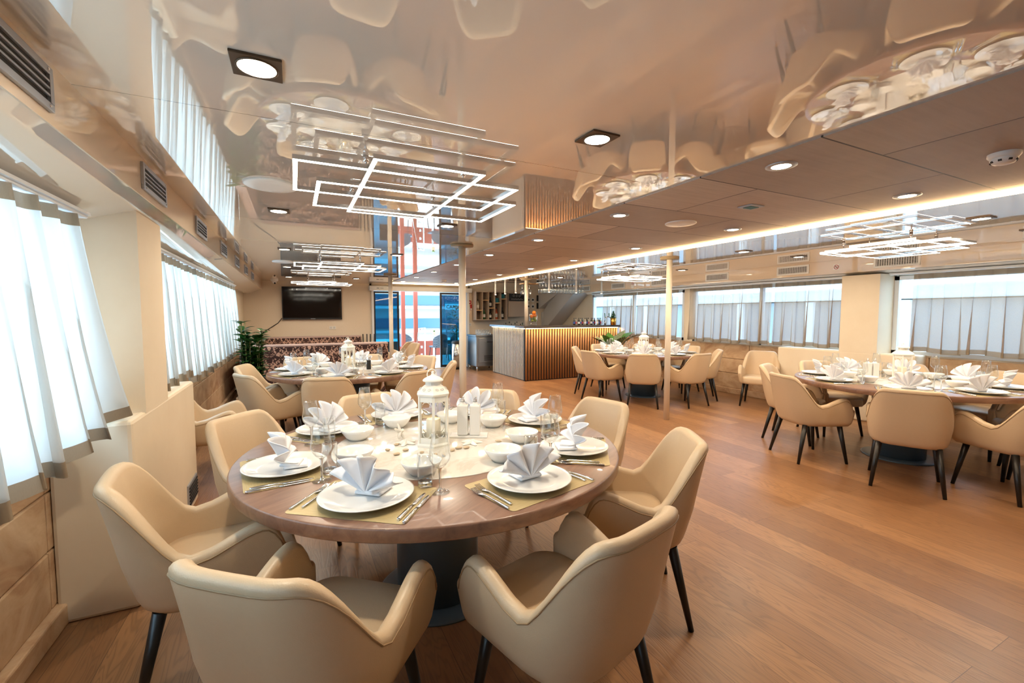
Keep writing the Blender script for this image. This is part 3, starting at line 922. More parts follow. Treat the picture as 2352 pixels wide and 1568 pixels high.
def wine_proto():
    r = thing('wine_glass', 'w', 'wine glass')
    B().lathe([(0.005, 0.088), (0.012, 0.092), (0.026, 0.105), (0.037, 0.122), (0.040, 0.136), (0.038, 0.16), (0.033, 0.19), (0.029, 0.222), (0.028, 0.2225), (0.032, 0.188), (0.0368, 0.16), (0.0388, 0.136), (0.0358, 0.1225), (0.025, 0.1065), (0.0, 0.094)], 28).build('bowl', M_glass, r)
    B().lathe([(0.010, 0.094), (0.0055, 0.084), (0.0038, 0.06), (0.0038, 0.025), (0.006, 0.010), (0.010, 0.006)], 14).build('stem', M_glassbase, r)
    B().lathe([(0.004, 0.009), (0.012, 0.0055), (0.03, 0.0028), (0.036, 0.0018), (0.036, 0), (0, 0)], 28).build('foot', M_glass, r)
    return r
P_wine = Proto(wine_proto())
def tumbler_proto():
    r = thing('tumbler', 't', 'tumbler')
    B().lathe([(0.0285, 0.0), (0.029, 0.03), (0.030, 0.128), (0.0285, 0.1285), (0.0272, 0.03), (0.0265, 0.022)], 28).build('side', M_glass, r)
    B().lathe([(0, 0.0005), (0.025, 0.0005), (0.0268, 0.004), (0.0268, 0.018), (0.024, 0.0225), (0, 0.0205)], 24).build('thick_base', M_glassbase, r)
    return r
P_tumb = Proto(tumbler_proto())
def fork():
    b = B()
    def strip(secs):
        R = []
        for (y, w, z, h) in secs:
            R.append([b.bm.verts.new(p) for p in ((-w, y, z), (w, y, z), (w*0.8, y, z+h), (-w*0.8, y, z+h))])
        for a, c in zip(R, R[1:]):
            for k in range(4): b.bm.faces.new([a[k], a[(k+1) % 4], c[(k+1) % 4], c[k]]).smooth = True
        b.bm.faces.new(R[0]); b.bm.faces.new(R[-1])
    return b, strip
b, strip = fork()
strip([(-0.105, 0.004, 0.001, 0.004), (-0.10, 0.005, 0.001, 0.005), (-0.03, 0.0035, 0.004, 0.004), (0.025, 0.003, 0.006, 0.003), (0.04, 0.009, 0.005, 0.002), (0.055, 0.0115, 0.003, 0.002), (0.065, 0.0115, 0.0025, 0.002)])
fk = thing('fork', 'f', 'fork')
b.build('handle', M_steel, fk)
b, strip = fork()
for k in range(4):
    x0 = -0.0093+0.0062*k
    R = [[b.bm.verts.new((x0+dx, y, z+dz)) for dx, dz in ((-0.0016, 0), (0.0016, 0), (0.0014, 0.002), (-0.0014, 0.002))] for y, z in ((0.064, 0.0025), (0.085, 0.004), (0.105, 0.0085))]
    for a, c in zip(R, R[1:]):
        for q in range(4): b.bm.faces.new([a[q], a[(q+1) % 4], c[(q+1) % 4], c[q]])
    b.bm.faces.new(R[-1])
b.build('tines', M_steel, fk)
P_fork = Proto(fk)
kn = thing('table_knife', 'k', 'knife')
b, strip = fork()
strip([(-0.11, 0.004, 0.0, 0.006), (-0.105, 0.006, 0.0, 0.008), (-0.02, 0.005, 0.0005, 0.007), (0.0, 0.004, 0.001, 0.005)])
b.build('handle', M_steel, kn)
b, strip = fork()
strip([(0.0, 0.004, 0.0015, 0.003), (0.02, 0.008, 0.001, 0.0022), (0.08, 0.0085, 0.001, 0.0018), (0.105, 0.005, 0.001, 0.0015), (0.112, 0.001, 0.001, 0.001)])
b.build('blade', M_steel, kn)
P_knife = Proto(kn)

def napkin_mesh(seed, wid, hgt, tail):
    rnd = random.Random(seed)
    b = B()
    K = 5
    jit = [rnd.uniform(-1, 1) for _ in range(K+2)]
    hh = [rnd.uniform(0.88, 1.10) for _ in range(K+2)]
    def pt(u, v):
        k = u*K; i = int(min(k, K-1e-6)); f = k-i
        th = (-1+2*u)*1.50 + 0.10*jit[i]*math.sin(PI*f)
        lob = math.sin(PI*f)**0.6
        rad = (hgt + (wid-hgt)*abs(math.sin(th))**1.5)*v*(1-(0.26-0.26*lob)*v**1.5)*hh[i]**(0.7*lob*v)
        amp = 0.040*v**0.8
        yy = amp*math.cos(2*PI*k)*(0.8+0.3*jit[i]) - 0.035*v*v*math.cos(th)*0.6 + 0.012*jit[i]*v*v + 0.03*(2*u-1)**2*v
        x = math.sin(th)*rad
        z = 0.012 + math.cos(th)*rad + 0.02*v*abs(2*u-1)**3
        return (x, yy, max(z, 0.004+0.018*v))
    b.grid(pt, K*10, 9)
    # tail folded flat on the plate behind the fan
    b.box((0.0, 0.05*tail, 0.006), (0.10, 0.09, 0.010), rnd.uniform(-0.2, 0.2), bev=0.004)
    b.box((0.01, 0.035*tail, 0.016), (0.075, 0.075, 0.010), rnd.uniform(-0.3, 0.3), bev=0.004)
    me = b.mesh('napkin'); me.materials.append(M_napkin)
    return me
NAP = [napkin_mesh(3, 0.152, 0.146, 1), napkin_mesh(11, 0.146, 0.140, 1), napkin_mesh(21, 0.140, 0.150, 1), napkin_mesh(33, 0.150, 0.142, 1)]
def napkin(i, loc, rz, label):
    o = D.objects.new('napkin', NAP[(i*3+int(loc[0]*10)) % 4]); COL.objects.link(o); o.location = loc; o.rotation_euler = (0, 0, rz)
    md = o.modifiers.new('thickness', 'SOLIDIFY'); md.thickness = 0.003; md.offset = 0
    return tag(o, label, 'napkin', 'fan-folded napkins')

rnd = random.Random(4)
PLANG = {1: [-173, -127, -76, -35, 15, 52, 95, 134]}
for t in (1, 2, 3, 4):
    cx, cy = CEN[t]
    for i, a in enumerate(PLANG.get(t, SEATS[t])):
        ar = math.radians(a)
        sn = seatname(t, SEATS[t][i])
        rz = ar + PI/2
        fx, fy = -math.cos(ar), -math.sin(ar)          # towards the centre
        rx, ry = fy, -fx                               # diner's right
        def at(px, py, R=0.70): return (cx - fx*R + fx*py + rx*px, cy - fy*R + fy*py + ry*px)
        j = lambda s=0.008: rnd.uniform(-s, s)
        w = TN[t]
        P_mat.put((*at(j(), 0.0), ZT), rz, 'gold placemat at the %s of the %s' % (sn, w), 'gold placemats')
        P_plate.put((*at(j(), 0.01), ZT+0.0014), rz, 'white dinner plate at the %s of the %s' % (sn, w), 'white dinner plates')
        napkin(i, (*at(j(), 0.0), ZT+0.0145), rz + j(0.25), 'white fan-folded napkin on the plate at the %s of the %s' % (sn, w))
        P_bowl.put((*at(0.085+j(), 0.275), 0.759), 0, 'small white bowl set out for the %s of the %s' % (sn, w), 'small white bowls')
        P_wine.put((*at(0.225+j(), 0.115), ZT), 0, 'stemmed wine glass at the %s of the %s' % (sn, w), 'wine glasses on the tables')
        P_tumb.put((*at(0.150+j(), 0.158), ZT), 0, 'straight water tumbler at the %s of the %s' % (sn, w), 'water tumblers on the tables')
        for q, (px, nm) in enumerate(((-0.180, 'inner'), (-0.210, 'outer'))):
            P_fork.put((*at(px, -0.02*q), ZT+0.0014), rz + j(0.03), '%s steel fork at the %s of the %s' % (nm, sn, w), 'steel forks')
        for q, (px, nm) in enumerate(((0.180, 'inner'), (0.204, 'outer'))):
            P_knife.put((*at(px, -0.02-0.015*q), ZT+0.0014), rz + j(0.03), '%s steel table knife at the %s of the %s' % (nm, sn, w), 'steel table knives')

# lanterns and candles
def lantern(loc, label, seg, rz):
    r = thing('lantern', label, 'lantern', loc, rz, 'cream candle lanterns')
    R = 0.078
    B().lathe([(0, 0), (R+0.012, 0), (R+0.012, 0.010), (R+0.004, 0.018), (0, 0.018)], seg, smooth=False).build('base', M_lant, r)
    b = B()
    np_ = 6
    for k in range(np_):
        a = 2*PI*k/np_
        b.box((R*math.cos(a)*0.97, R*math.sin(a)*0.97, 0.137), (0.011, 0.013, 0.24), a)
        a2 = a+PI/np_; ap = R*math.cos(PI/np_)*0.985
        for zz, hh in ((0.030, 0.03), (0.238, 0.03)):
            b.box((ap*math.cos(a2), ap*math.sin(a2), zz), (0.006, R*0.95, hh), a2)
        b.tube([(ap*math.cos(a2)+0.02*math.cos(q)*-math.sin(a2), ap*math.sin(a2)+0.02*math.cos(q)*math.cos(a2), 0.066-0.02*math.sin(q)*1.0) for q in [PI*i/8 for i in range(9)]], 0.0022, 5)
        b.tube([(ap*math.cos(a2)+0.022*math.cos(q)*-math.sin(a2), ap*math.sin(a2)+0.022*math.cos(q)*math.cos(a2), 0.205+0.018*math.sin(q)) for q in [PI*i/8 for i in range(9)]], 0.0022, 5)
    b.build('cage', M_lant, r)
    B().lathe([(R*0.90, 0.03), (R*0.90, 0.245)], 6, smooth=False).build('glass_panes', M_glass, r)
    B().lathe([(R+0.008, 0.252), (R+0.012, 0.262), (R+0.004, 0.268), (R*0.86, 0.282), (R*0.62, 0.297), (R*0.52, 0.302), (0.0, 0.302)], seg, smooth=seg > 8).build('roof', M_lant, r)
    if seg == 6:
        ob = B()
        for k in range(6):
            a = 2*PI*k/6 + PI/6
            for sgn in (-1, 1):
                pts = []
                for i in range(12):
                    q = 2*PI*i/11*1.1; rr_ = 0.0085*(1-0.5*i/11)
                    tx = sgn*(0.014+rr_*math.cos(q)); h = 0.283+0.7*rr_*math.sin(q)
                    rad = 0.0735-1.18*(h-0.275)
                    pts.append((rad*math.cos(a)-tx*math.sin(a), rad*math.sin(a)+tx*math.cos(a), h))
                ob.tube(pts, 0.0013, 5)
        ob.build('scroll_ornament', M_grey, r)
    B().lathe([(0.038, 0.300), (0.038, 0.322), (0.03, 0.322)], 16, smooth=False).build('neck', M_lant, r)
    B().lathe([(0.05, 0.320), (0.052, 0.325), (0.044, 0.333), (0.025, 0.343), (0.010, 0.350), (0.007, 0.36), (0.009, 0.366), (0, 0.371)], 24).build('cap', M_lant, r)
    B().tube([(0.026*math.cos(q), 0.012, 0.352+0.026*math.sin(q)) for q in [2*PI*i/20 for i in range(20)]], 0.0028, 6, True).build('ring_handle', M_lant, r)
    return r
def candle(loc, label):
    r = thing('candle', label, 'candle', loc)
    B().lathe([(0, 0), (0.036, 0), (0.036, 0.108), (0.033, 0.112), (0.02, 0.106), (0, 0.104)], 28).build('wax', M_candle, r)
    B().cyl((0, 0, 0.104), (0, 0.002, 0.116), 0.0012, seg=6).build('wick', M_dark, r)
    B().lathe([(0, 0.112), (0.005, 0.118), (0.006, 0.124), (0.003, 0.134), (0, 0.142)], 12).build('flame', M_flame, r)
for t, (dx, dy), seg in ((1, (-0.02, -0.01), 6), (2, (-0.03, 0.03), 6), (3, (0, 0), 24), (4, (0.03, 0.02), 24)):
    cx, cy = CEN[t][0]+dx, CEN[t][1]+dy
    lantern((cx, cy, 0.7585), '%s candle lantern in the middle of the %s' % ('hexagonal cream' if seg == 6 else 'round-roofed white', TN[t]), seg, 0.25 if t == 1 else 0.1*t)
    candle((cx, cy, 0.7585+0.0182), 'lit white candle inside the lantern on the %s' % TN[t])

# cruets
def cruet(loc, rz, label, ring=False):
    r = thing('oil_bottle', label, 'oil bottle', loc, rz)
    B().box((0, 0, 0.08), (0.056, 0.056, 0.16), bev=0.006).build('body', M_porc, r)
    B().lathe([(0.024, 0.158), (0.014, 0.168), (0.012, 0.176)], 16).build('neck', M_porc, r)
    sp = B().cyl((0, 0, 0.176), (0, 0, 0.188), 0.011, seg=14)
    sp.cyl((0, 0, 0.188), (0.004, 0, 0.206), 0.006, 0.004, 10)
    sp.build('spout', M_steel, r)
def tray(loc, rz, label):
    r = thing('cruet_tray', label, 'tray', loc, rz)
    B().box((0, 0, 0.005), (0.20, 0.085, 0.010), bev=0.003).build('base', M_porc, r)
tray((0.825, 2.20, 0.7585), math.radians(-26), 'white rectangular tray under the two oil bottles on the front table')
for k, (lb) in enumerate(('white square oil bottle beside the lantern on the front table', 'white square vinegar bottle farther from the lantern on the front table')):
    cruet((0.825+(-0.033+0.066*k)*math.cos(-0.457), 2.20+(-0.033+0.066*k)*math.sin(-0.457), 0.7686), -0.457, lb)
tray((5.16, 2.36, 0.7585), math.radians(-30), 'white rectangular tray beside the lantern on the table by the right windows')
for k, lb in enumerate(('white square oil bottle on the table by the right windows, away from the lantern', 'white square vinegar bottle on the table by the right windows, close to the lantern')):
    cruet((5.16+(-0.034+0.068*k)*math.cos(-0.52), 2.36+(-0.034+0.068*k)*math.sin(-0.52), 0.7686), -0.52, lb)
def mill(loc, label):
    r = thing('pepper_mill', label, 'pepper mill', loc)
    B().lathe([(0, 0), (0.026, 0), (0.027, 0.01), (0.024, 0.06), (0.026, 0.11)], 24).build('glass_body', M_dark, r)
    B().lathe([(0.027, 0.11), (0.027, 0.135), (0.02, 0.15), (0.0, 0.152)], 24).build('top', M_steel, r)
mill((0.78, 5.46, 0.7585), 'dark pepper mill with a steel top beside the lantern on the sofa table')

# starfish and pebbles on the front table
def starfish(loc, rz, tilt, label, s=1.0):
    b = B(); n = 60
    def pt(u, v):
        a = 2*PI*u
        k = 0.34 + 0.66*abs(math.cos(2.5*a))**1.8
        r = 0.058*s*k*v
        return (r*math.cos(a), r*math.sin(a), 0.013*s*(1-v**2)*(0.5+0.5*k) + 0.002)
    b.grid(pt, n, 8, wrap=True)
    b.grid(lambda u, v: (pt(u, 1.0)[0]*v, pt(u, 1.0)[1]*v, 0.0), n, 2, wrap=True)
    o = b.build('starfish', M_star, None, loc)
    o.rotation_euler = (tilt, 0, rz)
    return tag(o, label, 'starfish')
starfish((0.49, 2.215, 0.7588), 0.4, 0, 'white starfish lying beside the lantern on the window side of the front table')
starfish((0.475, 2.29, 0.80), 0.9, 1.15, 'white starfish propped upright behind the lying one on the front table', 0.8)
starfish((0.79, 2.075, 0.7588), 1.0, 0, 'white starfish lying in front of the oil bottle tray on the front table')
starfish((5.16, 2.16, 0.7588), 1.0, 0, 'pale starfish on the table by the right windows')
rnd = random.Random(9)
PEB = []
for k in range(3):
    b = B(); bmesh.ops.create_icosphere(b.bm, subdivisions=3, radius=1.0)
    for v in b.bm.verts:
        q = 1+0.14*math.sin(3*v.co.x+k)*math.cos(2.5*v.co.y+2*k)
        v.co = Vector((v.co.x*0.012*q, v.co.y*0.009*q, v.co.z*0.006*q))
    for f in b.bm.faces: f.smooth = True
    me = b.mesh('pebble'); me.materials.append(M_pebble); PEB.append(me)
for k, (x, y) in enumerate(((0.385, 2.13), (0.41, 2.05), (0.46, 2.09), (0.48, 1.98), (0.50, 1.95), (0.44, 2.20), (0.52, 2.02), (0.57, 1.96), (0.60, 1.93), (0.70, 2.01), (0.735, 2.00), (0.92, 2.03), (0.56, 1.93), (0.66, 1.99))):
    o = D.objects.new('pebble', PEB[k % 3]); COL.objects.link(o); o.location = (x, y, 0.7585+0.0058); o.rotation_euler = (0, 0, rnd.uniform(0, 6)); q = rnd.uniform(0.8, 1.5); o.scale = (q, q, 1)
    tag(o, 'small beige pebble scattered round the lantern on the front table', 'pebble', 'pebbles on the front table')

# ------------------------------------------------------------------ sofa booth
def sofa_piece(name, label, loc, w, h, d, face, wid):
    """straight damask bench: back panel plus seat; back runs along x, seat on the +y side when face is 1"""
    r = thing('sofa', label, 'sofa', loc)
    B().box((0, 0, h/2+0.02), (w, 0.16, h-0.04), bev=0.03).build('back_panel', M_damask, r)
    B().box((0, 0, h-0.01), (w, 0.15, 0.05), bev=0.02).build('top_trim', M_sofatop, r)
    B().box((0, face*0.34, 0.30), (w-0.06, 0.5, 0.28), bev=0.04).build('seat_cushion', M_sofaseat, r)
    B().box((0, face*0.30, 0.08), (w-0.1, 0.42, 0.14)).build('plinth', M_dark, r)
    return r
sofa_piece('a', 'dark damask sofa with its back to the dinner table', (0.40, 7.75, 0), 2.05, 0.93, 0.6, 1, 0)
sofa_piece('b', 'dark damask sofa against the far wall under the television', (0.42, 11.05, 0), 2.0, 0.90, 0.6, -1, 0)
r = thing('sofa', 'damask sofa side joining the two sofas along the left wall', 'sofa', (-0.70, 9.4, 0))
B().box((0, 0, 0.46), (0.16, 2.9, 0.86), bev=0.03).build('back_panel', M_damask, r)
B().box((0, 0, 0.90), (0.15, 2.9, 0.05), bev=0.02).build('top_trim', M_sofatop, r)
B().box((0.36, 0, 0.30), (0.45, 2.1, 0.28), bev=0.04).build('seat_cushion', M_sofaseat, r)

# television, cable, socket
r = thing('television', 'black wall-mounted television above the patterned sofa', 'television', (0.385, YF-0.055, 1.665))
B().box((0, 0.012, 0), (1.25, 0.05, 0.74), bev=0.006).build('casing', M_tvframe, r)
B().box((0, -0.0155, 0.012), (1.222, 0.006, 0.69)).build('screen', M_tv, r)
b = B(); b.box((0.0, -0.016, -0.352), (0.10, 0.01, 0.012)); b.build('brand_bar', M_alu, r)
b = B().tube([(-0.25, YF-0.02, 1.33), (-0.33, YF-0.02, 1.22), (-0.46, YF-0.02, 1.13), (-0.62, YF-0.02, 1.02), (-0.72, YF-0.02, 0.93)], 0.008, 8)
tag(b.build('power_cable', M_cablem), 'black cable running down the wall from the television to the sofa corner', 'cable')
def plate(name, label, cat, loc, w, h, m, rz=0.0, inner=None):
    r = thing(name, label, cat, loc, rz)
    B().box((0, 0, 0), (w, 0.012, h), bev=0.002).build('plate', m, r)
    if inner:
        b = B()
        for (x, z, ww, hh) in inner[1]: b.box((x, -0.007, z), (ww, 0.004, hh))
        b.build(inner[2], inner[0], r)
    return r
plate('wall_socket', 'white double socket plate on the wall below the television', 'socket', (0.80, YF-0.007, 1.10), 0.15, 0.08, M_sock, 0, (M_grey, ((-0.035, 0, 0.045, 0.045), (0.035, 0, 0.045, 0.045)), 'socket_insert'))

# chair legs of upturned stools behind the sofa end
for k, x in enumerate((1.46, 1.53, 1.59, 1.66)):
    o = B().cyl((0, 0, 0), (0.02*(k-1), 0, 0.95), 0.016, 0.013, 10).build('wooden_rod', M_black, None, (x, 10.9, 0.0))
    tag(o, 'black wooden rod leaning behind the sofa end, %s from the television' % ORD[k], 'rod', 'black rods by the sofa')

# ------------------------------------------------------------------ sliding doors
r = B().box((2.95, YF-0.06, 2.045), (2.62, 0.14, 0.115), bev=0.004).build('trim_8', M_frame)
struct(r, 'long pale sliding-door motor housing above the doors', 'door header')
b = B(); b.box((1.83, YF-0.133, 2.045), (0.06, 0.004, 0.016)); b.box((1.92, YF-0.133, 2.045), (0.08, 0.004, 0.01))
b.build('maker_mark', M_ped, r)
def leaf(n, x0, x1, label):
    b = B(); w = 0.045
    for x in (x0+w/2, x1-w/2): b.box((x, YF+0.03, 1.0), (w, 0.045, 1.96))
    b.box(((x0+x1)/2, YF+0.03, 0.05), (x1-x0-2*w, 0.045, 0.07)); b.box(((x0+x1)/2, YF+0.03, 1.955), (x1-x0-2*w, 0.045, 0.05))
    d = b.build('door_%d' % n, M_tvframe)
    struct(d, label, 'door')
    B().box(((x0+x1)/2, YF+0.03, 1.0), (x1-x0-2*w, 0.008, 1.84)).build('door_glass', M_doorglass, d)
leaf(1, 1.74, 2.36, 'dark blue glass sliding door leaf near the sofa')
leaf(2, 3.42, 4.12, 'dark blue glass sliding door leaf near the bar')
b = B(); b.box((1.715, YF+0.0, 1.0), (0.05, 0.13, 2.0)); b.box((4.17, YF+0.0, 1.0), (0.06, 0.13, 2.0)); b.box((2.95, YF+0.03, 0.012), (2.4, 0.14, 0.024))
struct(b.build('trim_9', M_frame), 'pale frame and threshold round the sliding doors', 'door frame')

# pedal bin, cooler
r = thing('waste_bin', 'tall cylindrical steel bin by the sliding doors', 'bin', (3.77, 10.88, 0))
B().cyl((0, 0, 0.03), (0, 0, 0.66), 0.15, seg=36).build('body', M_bin, r)
B().lathe([(0.152, 0.66), (0.152, 0.70), (0.13, 0.73), (0, 0.74)], 36).build('lid', M_dark, r)
B().lathe([(0, 0), (0.152, 0), (0.152, 0.03)], 36).build('foot_ring', M_dark, r)
r = thing('bar_fridge', 'stainless steel under-counter cabinet beside the bar', 'fridge', (4.32, 10.45, 0))
B().box((0, 0, 0.49), (0.62, 0.60, 0.74), bev=0.008).build('body', M_brush, r)
B().box((0, 0, 0.88), (0.66, 0.64, 0.04), bev=0.006).build('worktop', M_brush, r)
d = B().box((0.02, -0.305, 0.52), (0.54, 0.03, 0.62), bev=0.008).build('door', M_brush, r)
B().box((0.02, -0.33, 0.73), (0.26, 0.025, 0.018), bev=0.004).build('handle', M_steel, d)
b = B()
for k in range(7): b.box((0.05, -0.322, 0.27+k*0.02), (0.32, 0.006, 0.008))
b.build('air_grille', M_dark, d)
for sx in (-1, 1):
    for sy in (-1, 1): B().cyl((sx*0.27, sy*0.25, 0), (sx*0.27, sy*0.25, 0.125), 0.018, seg=12).build('foot', M_steel, r)
for k in range(10):
    P_tumb.put((4.13+0.078*(k % 5), 10.32+0.1*(k//5), 0.9005), 0, 'upturned tumbler in the cluster on the steel cabinet by the bar', 'tumblers on the steel cabinet')

# ------------------------------------------------------------------ bar counter
BX, BY, BZ = 4.33, 8.17, 1.12
r = thing('bar_counter', 'long slatted bar counter with a dark top and glowing edge', 'bar counter', (BX, BY, 0))
b = B(); b.box((1.22, 0.055, BZ/2), (2.44, 0.06, BZ)); b.box((0.055, 0.90, BZ/2), (0.06, 1.70, BZ))
b.build('carcass', M_dark, r)
b = B()
n = 37
for k in range(n):
    x = 0.03 + k*0.0662
    b.cyl((x, 0.022, 0.02), (x, 0.022, BZ-0.02), 0.0215, seg=10)
b.build('front_slats', M_slat, r)
b = B()
n = 28
for k in range(n):
    y = 0.085 + k*0.0605
    b.box((0.021, y, BZ/2), (0.007, 0.024, BZ-0.03), bev=0.002)
b.build('side_slats', M_slat2, r)
b = B(); b.box((1.20, 0.15, BZ+0.025), (2.52, 0.42, 0.05), bev=0.006)
b.build('countertop', M_darkwood, r)
b = B(); b.box((0.15, 1.06, BZ+0.025), (0.42, 1.395, 0.048), bev=0.006)
b.build('side_countertop', M_brush, r)
b = B(); b.box((1.21, -0.018, BZ-0.006), (2.42, 0.014, 0.010)); b.box((-0.018, 0.85, BZ-0.006), (0.014, 1.7, 0.010))
b.build('light_strip', M_ledstrip, r)
l = D.lights.new('bar_strip_light', 'AREA'); l.shape = 'RECTANGLE'; l.size = 2.6; l.size_y = 0.02; l.energy = 5; l.color = (1, 0.6, 0.28)
lo = D.objects.new('bar_strip_light', l); COL.objects.link(lo); lo.parent = r; lo.location = (1.31, -0.045, BZ-0.02); lo.rotation_euler = (math.radians(12), 0, 0)
TOP = BZ+0.0505
# oranges in a glass holder on the counter corner
r = thing('fruit_holder', 'clear glass fruit holder on the bar corner', 'fruit holder', (4.59, 8.30, TOP))
B().lathe([(0.08, 0.0), (0.075, 0.03), (0.06, 0.05), (0.055, 0.06), (0.075, 0.075), (0.09, 0.10), (0.092, 0.29), (0.09, 0.29), (0.088, 0.10), (0.07, 0.08), (0, 0.076)], 32).build('glass_shell', M_glass, r)
B().lathe([(0, 0), (0.082, 0), (0.082, 0.006), (0, 0.006)], 32).build('base_disc', M_dark, r)
def sphere(r_, m, name, loc, sc=(1, 1, 1)):
    b = B(); bmesh.ops.create_uvsphere(b.bm, u_segments=20, v_segments=12, radius=r_)
    for f in b.bm.faces: f.smooth = True
    for v in b.bm.verts: v.co = Vector((v.co.x*sc[0], v.co.y*sc[1], v.co.z*sc[2]))
    return b.build(name, m, None, loc)
for k, (x, y, z) in enumerate(((-0.04, 0, 0.215), (0.042, 0.01, 0.232), (0.01, -0.01, 0.292))):
    tag(sphere(0.041, M_orange, 'orange', (4.59+x, 8.30+y, TOP+z-0.015)), ['orange at the left side of the glass fruit holder', 'orange at the right side of the glass fruit holder', 'topmost orange in the glass fruit holder'][k], 'orange', 'oranges on the bar')
for k, (x, y, z) in enumerate(((-0.035, -0.03, 0.115), (0.035, -0.03, 0.118), (0.0, 0.038, 0.118), (-0.03, 0.015, 0.162), (0.032, 0.012, 0.165), (0.0, -0.045, 0.165))):
    tag(sphere(0.029, M_lime, 'lime', (4.59+x, 8.30+y, TOP+z-0.006)), 'small green lime heaped under the oranges in the glass holder', 'lime', 'limes on the bar')
# bottles
def bottle(label, loc, m, hgt=0.3, r_=0.036, lab=None, group=None):
    r = thing('bottle', label, 'bottle', loc, 0, group)
    k = hgt
    B().lathe([(0, 0), (r_*0.95, 0), (r_, 0.01), (r_, 0.58*k), (r_*0.75, 0.68*k), (r_*0.38, 0.76*k), (r_*0.36, 0.97*k), (r_*0.42, k), (0, k)], 18).build('body', m, r)
    if lab: B().lathe([(r_*1.015, 0.18*k), (r_*1.015, 0.46*k)], 18).build('label', lab, r)
    B().lathe([(r_*0.44, 0.86*k), (r_*0.46, k*1.003), (0, k*1.005)], 12).build('cap', M_dark, r)
    return r
for k in range(14):
    bottle('little labelled bottle in the row on the bar counter', (5.72+0.058*k, 8.42+0.02*math.sin(k*2.1), TOP), M_bottles[k % 2*3], 0.16, 0.026, M_cap[k % 3], 'little bottles on the bar counter')
# beer tap
r = thing('beer_tap', 'curved chrome beer tap with two handles on the bar', 'beer tap', (6.50, 8.30, TOP))
B().cyl((0, 0, 0), (0, 0, 0.10), 0.022, seg=18).build('column', M_steel, r)
B().tube([(0, 0, 0.10), (-0.02, -0.01, 0.16), (0.05, -0.03, 0.19), (0.12, -0.05, 0.17), (0.15, -0.06, 0.10)], 0.012, 10).build('spout_arm', M_steel, r)
for k, x in enumerate((-0.02, 0.10)): B().cyl((x, -0.02, 0.17), (x-0.01, -0.02, 0.27), 0.008, 0.011, 10).build('tap_handle', M_leaf, r)
# gold pot with a little fir
r = thing('potted_fir', 'little green conifer in a gold pot on the bar counter', 'potted plant', (6.56, 8.08, TOP))
B().lathe([(0, 0), (0.062, 0), (0.068, 0.16), (0.062, 0.16), (0.058, 0.13), (0, 0.13)], 24).build('pot', M_gold, r)
b = B()
for k in range(220):
    z = 0.14+0.17*random.random(); rr = 0.075*(1-(z-0.14)/0.19)+0.006; a = random.uniform(0, 2*PI)
    p0 = Vector((0, 0, z)); p1 = Vector((rr*math.cos(a), rr*math.sin(a), z+0.02))
    b.cyl(p0, p1, 0.0035, 0.001, 4)
b.build('foliage', M_leaf, r)

# back-bar shelf with bottles
SX, SY, SZ = 4.30, YF-0.16, 1.26
r = thing('bottle_shelf', 'taupe wall shelf of narrow compartments with bottles behind the bar', 'shelf', (SX, SY, SZ))
b = B()
w, h, dp = 0.92, 0.76, 0.28
b.box((w/2, 0.135, h/2), (w, 0.012, h)); 
b.build('back_panel', M_cabin, r)
b = B(); b.box((w/2, 0, 0.01), (w, dp, 0.02)); b.box((w/2, 0, h-0.01), (w, dp, 0.02))
for k in range(6): b.box((0.01+k*(w-0.02)/5, 0, h/2), (0.02, dp-0.002, h-0.04))
b.build('carcass', M_cab, r)
zs = (0.26, 0.53, 0.32, 0.46, 0.57)
for k in range(5): B().box(((k+0.5)*(w-0.02)/5+0.01, 0, zs[k]), ((w-0.02)/5-0.022, dp-0.02, 0.025)).build('shelf_board', M_shelfwood, r)
cw = (w-0.02)/5
def sx_(k): return SX+0.01+(k+0.5)*cw
for k, up, mi, hg, lb in ((0, 0.273, 3, 0.28, 'clear bottle on the upper board of the first shelf compartment'), (1, 0.021, 1, 0.30, 'green bottle at the bottom of the second shelf compartment'),
                          (2, 0.021, 0, 0.26, 'dark bottle with a white label at the bottom of the third compartment'), (2, 0.333, 0, 0.28, 'dark bottle on the upper board of the third compartment'),
                          (3, 0.021, 2, 0.33, 'rose-coloured bottle at the bottom of the fourth compartment'), (4, 0.021, 0, 0.32, 'dark bottle at the bottom of the fifth compartment')):
    bottle(lb, (sx_(k), SY-0.02, SZ+up), M_bottles[mi], hg, 0.037, M_label)
for k, up, lb in ((3, 0.4735, 'teal box on the board of the fourth shelf compartment'), (4, 0.5835, 'teal box on the top board of the fifth shelf compartment')):
    tag(B().box((0, 0, 0.06), (0.11, 0.08, 0.12), bev=0.004).build('gift_box', M_teal, None, (sx_(k), SY-0.02, SZ+up)), lb, 'box')
# wall cupboard with chalkboard
r = thing('wall_cupboard', 'taupe wall cupboard beside the bottle shelf', 'cupboard', (5.50, YF-0.16, 1.34))
B().box((0, 0, 0.33), (0.50, 0.28, 0.66), bev=0.004).build('body', M_cab, r)
B().box((0.0, -0.148, 0.22), (0.47, 0.016, 0.42), bev=0.003).build('door', M_cab, r)
r = thing('chalkboard', 'black chalkboard with small white writing above the wall cupboard door', 'chalkboard', (5.50, YF-0.316, 1.88))
B().box((0, 0, 0), (0.48, 0.02, 0.2)).build('board', M_chalk, r)
b = B()
for k in range(9): b.box((-0.16+0.04*k, -0.0115, -0.05+0.006*math.sin(k*3)), (0.022, 0.003, 0.014), 0)
for k in range(3): b.tube([(-0.1+0.09*k+0.025*math.cos(q), -0.0115, 0.04+0.025*math.sin(q)) for q in [2*PI*i/10 for i in range(10)]], 0.003, 4, True)
b.build('chalk_drawing', M_chalkmark, r)
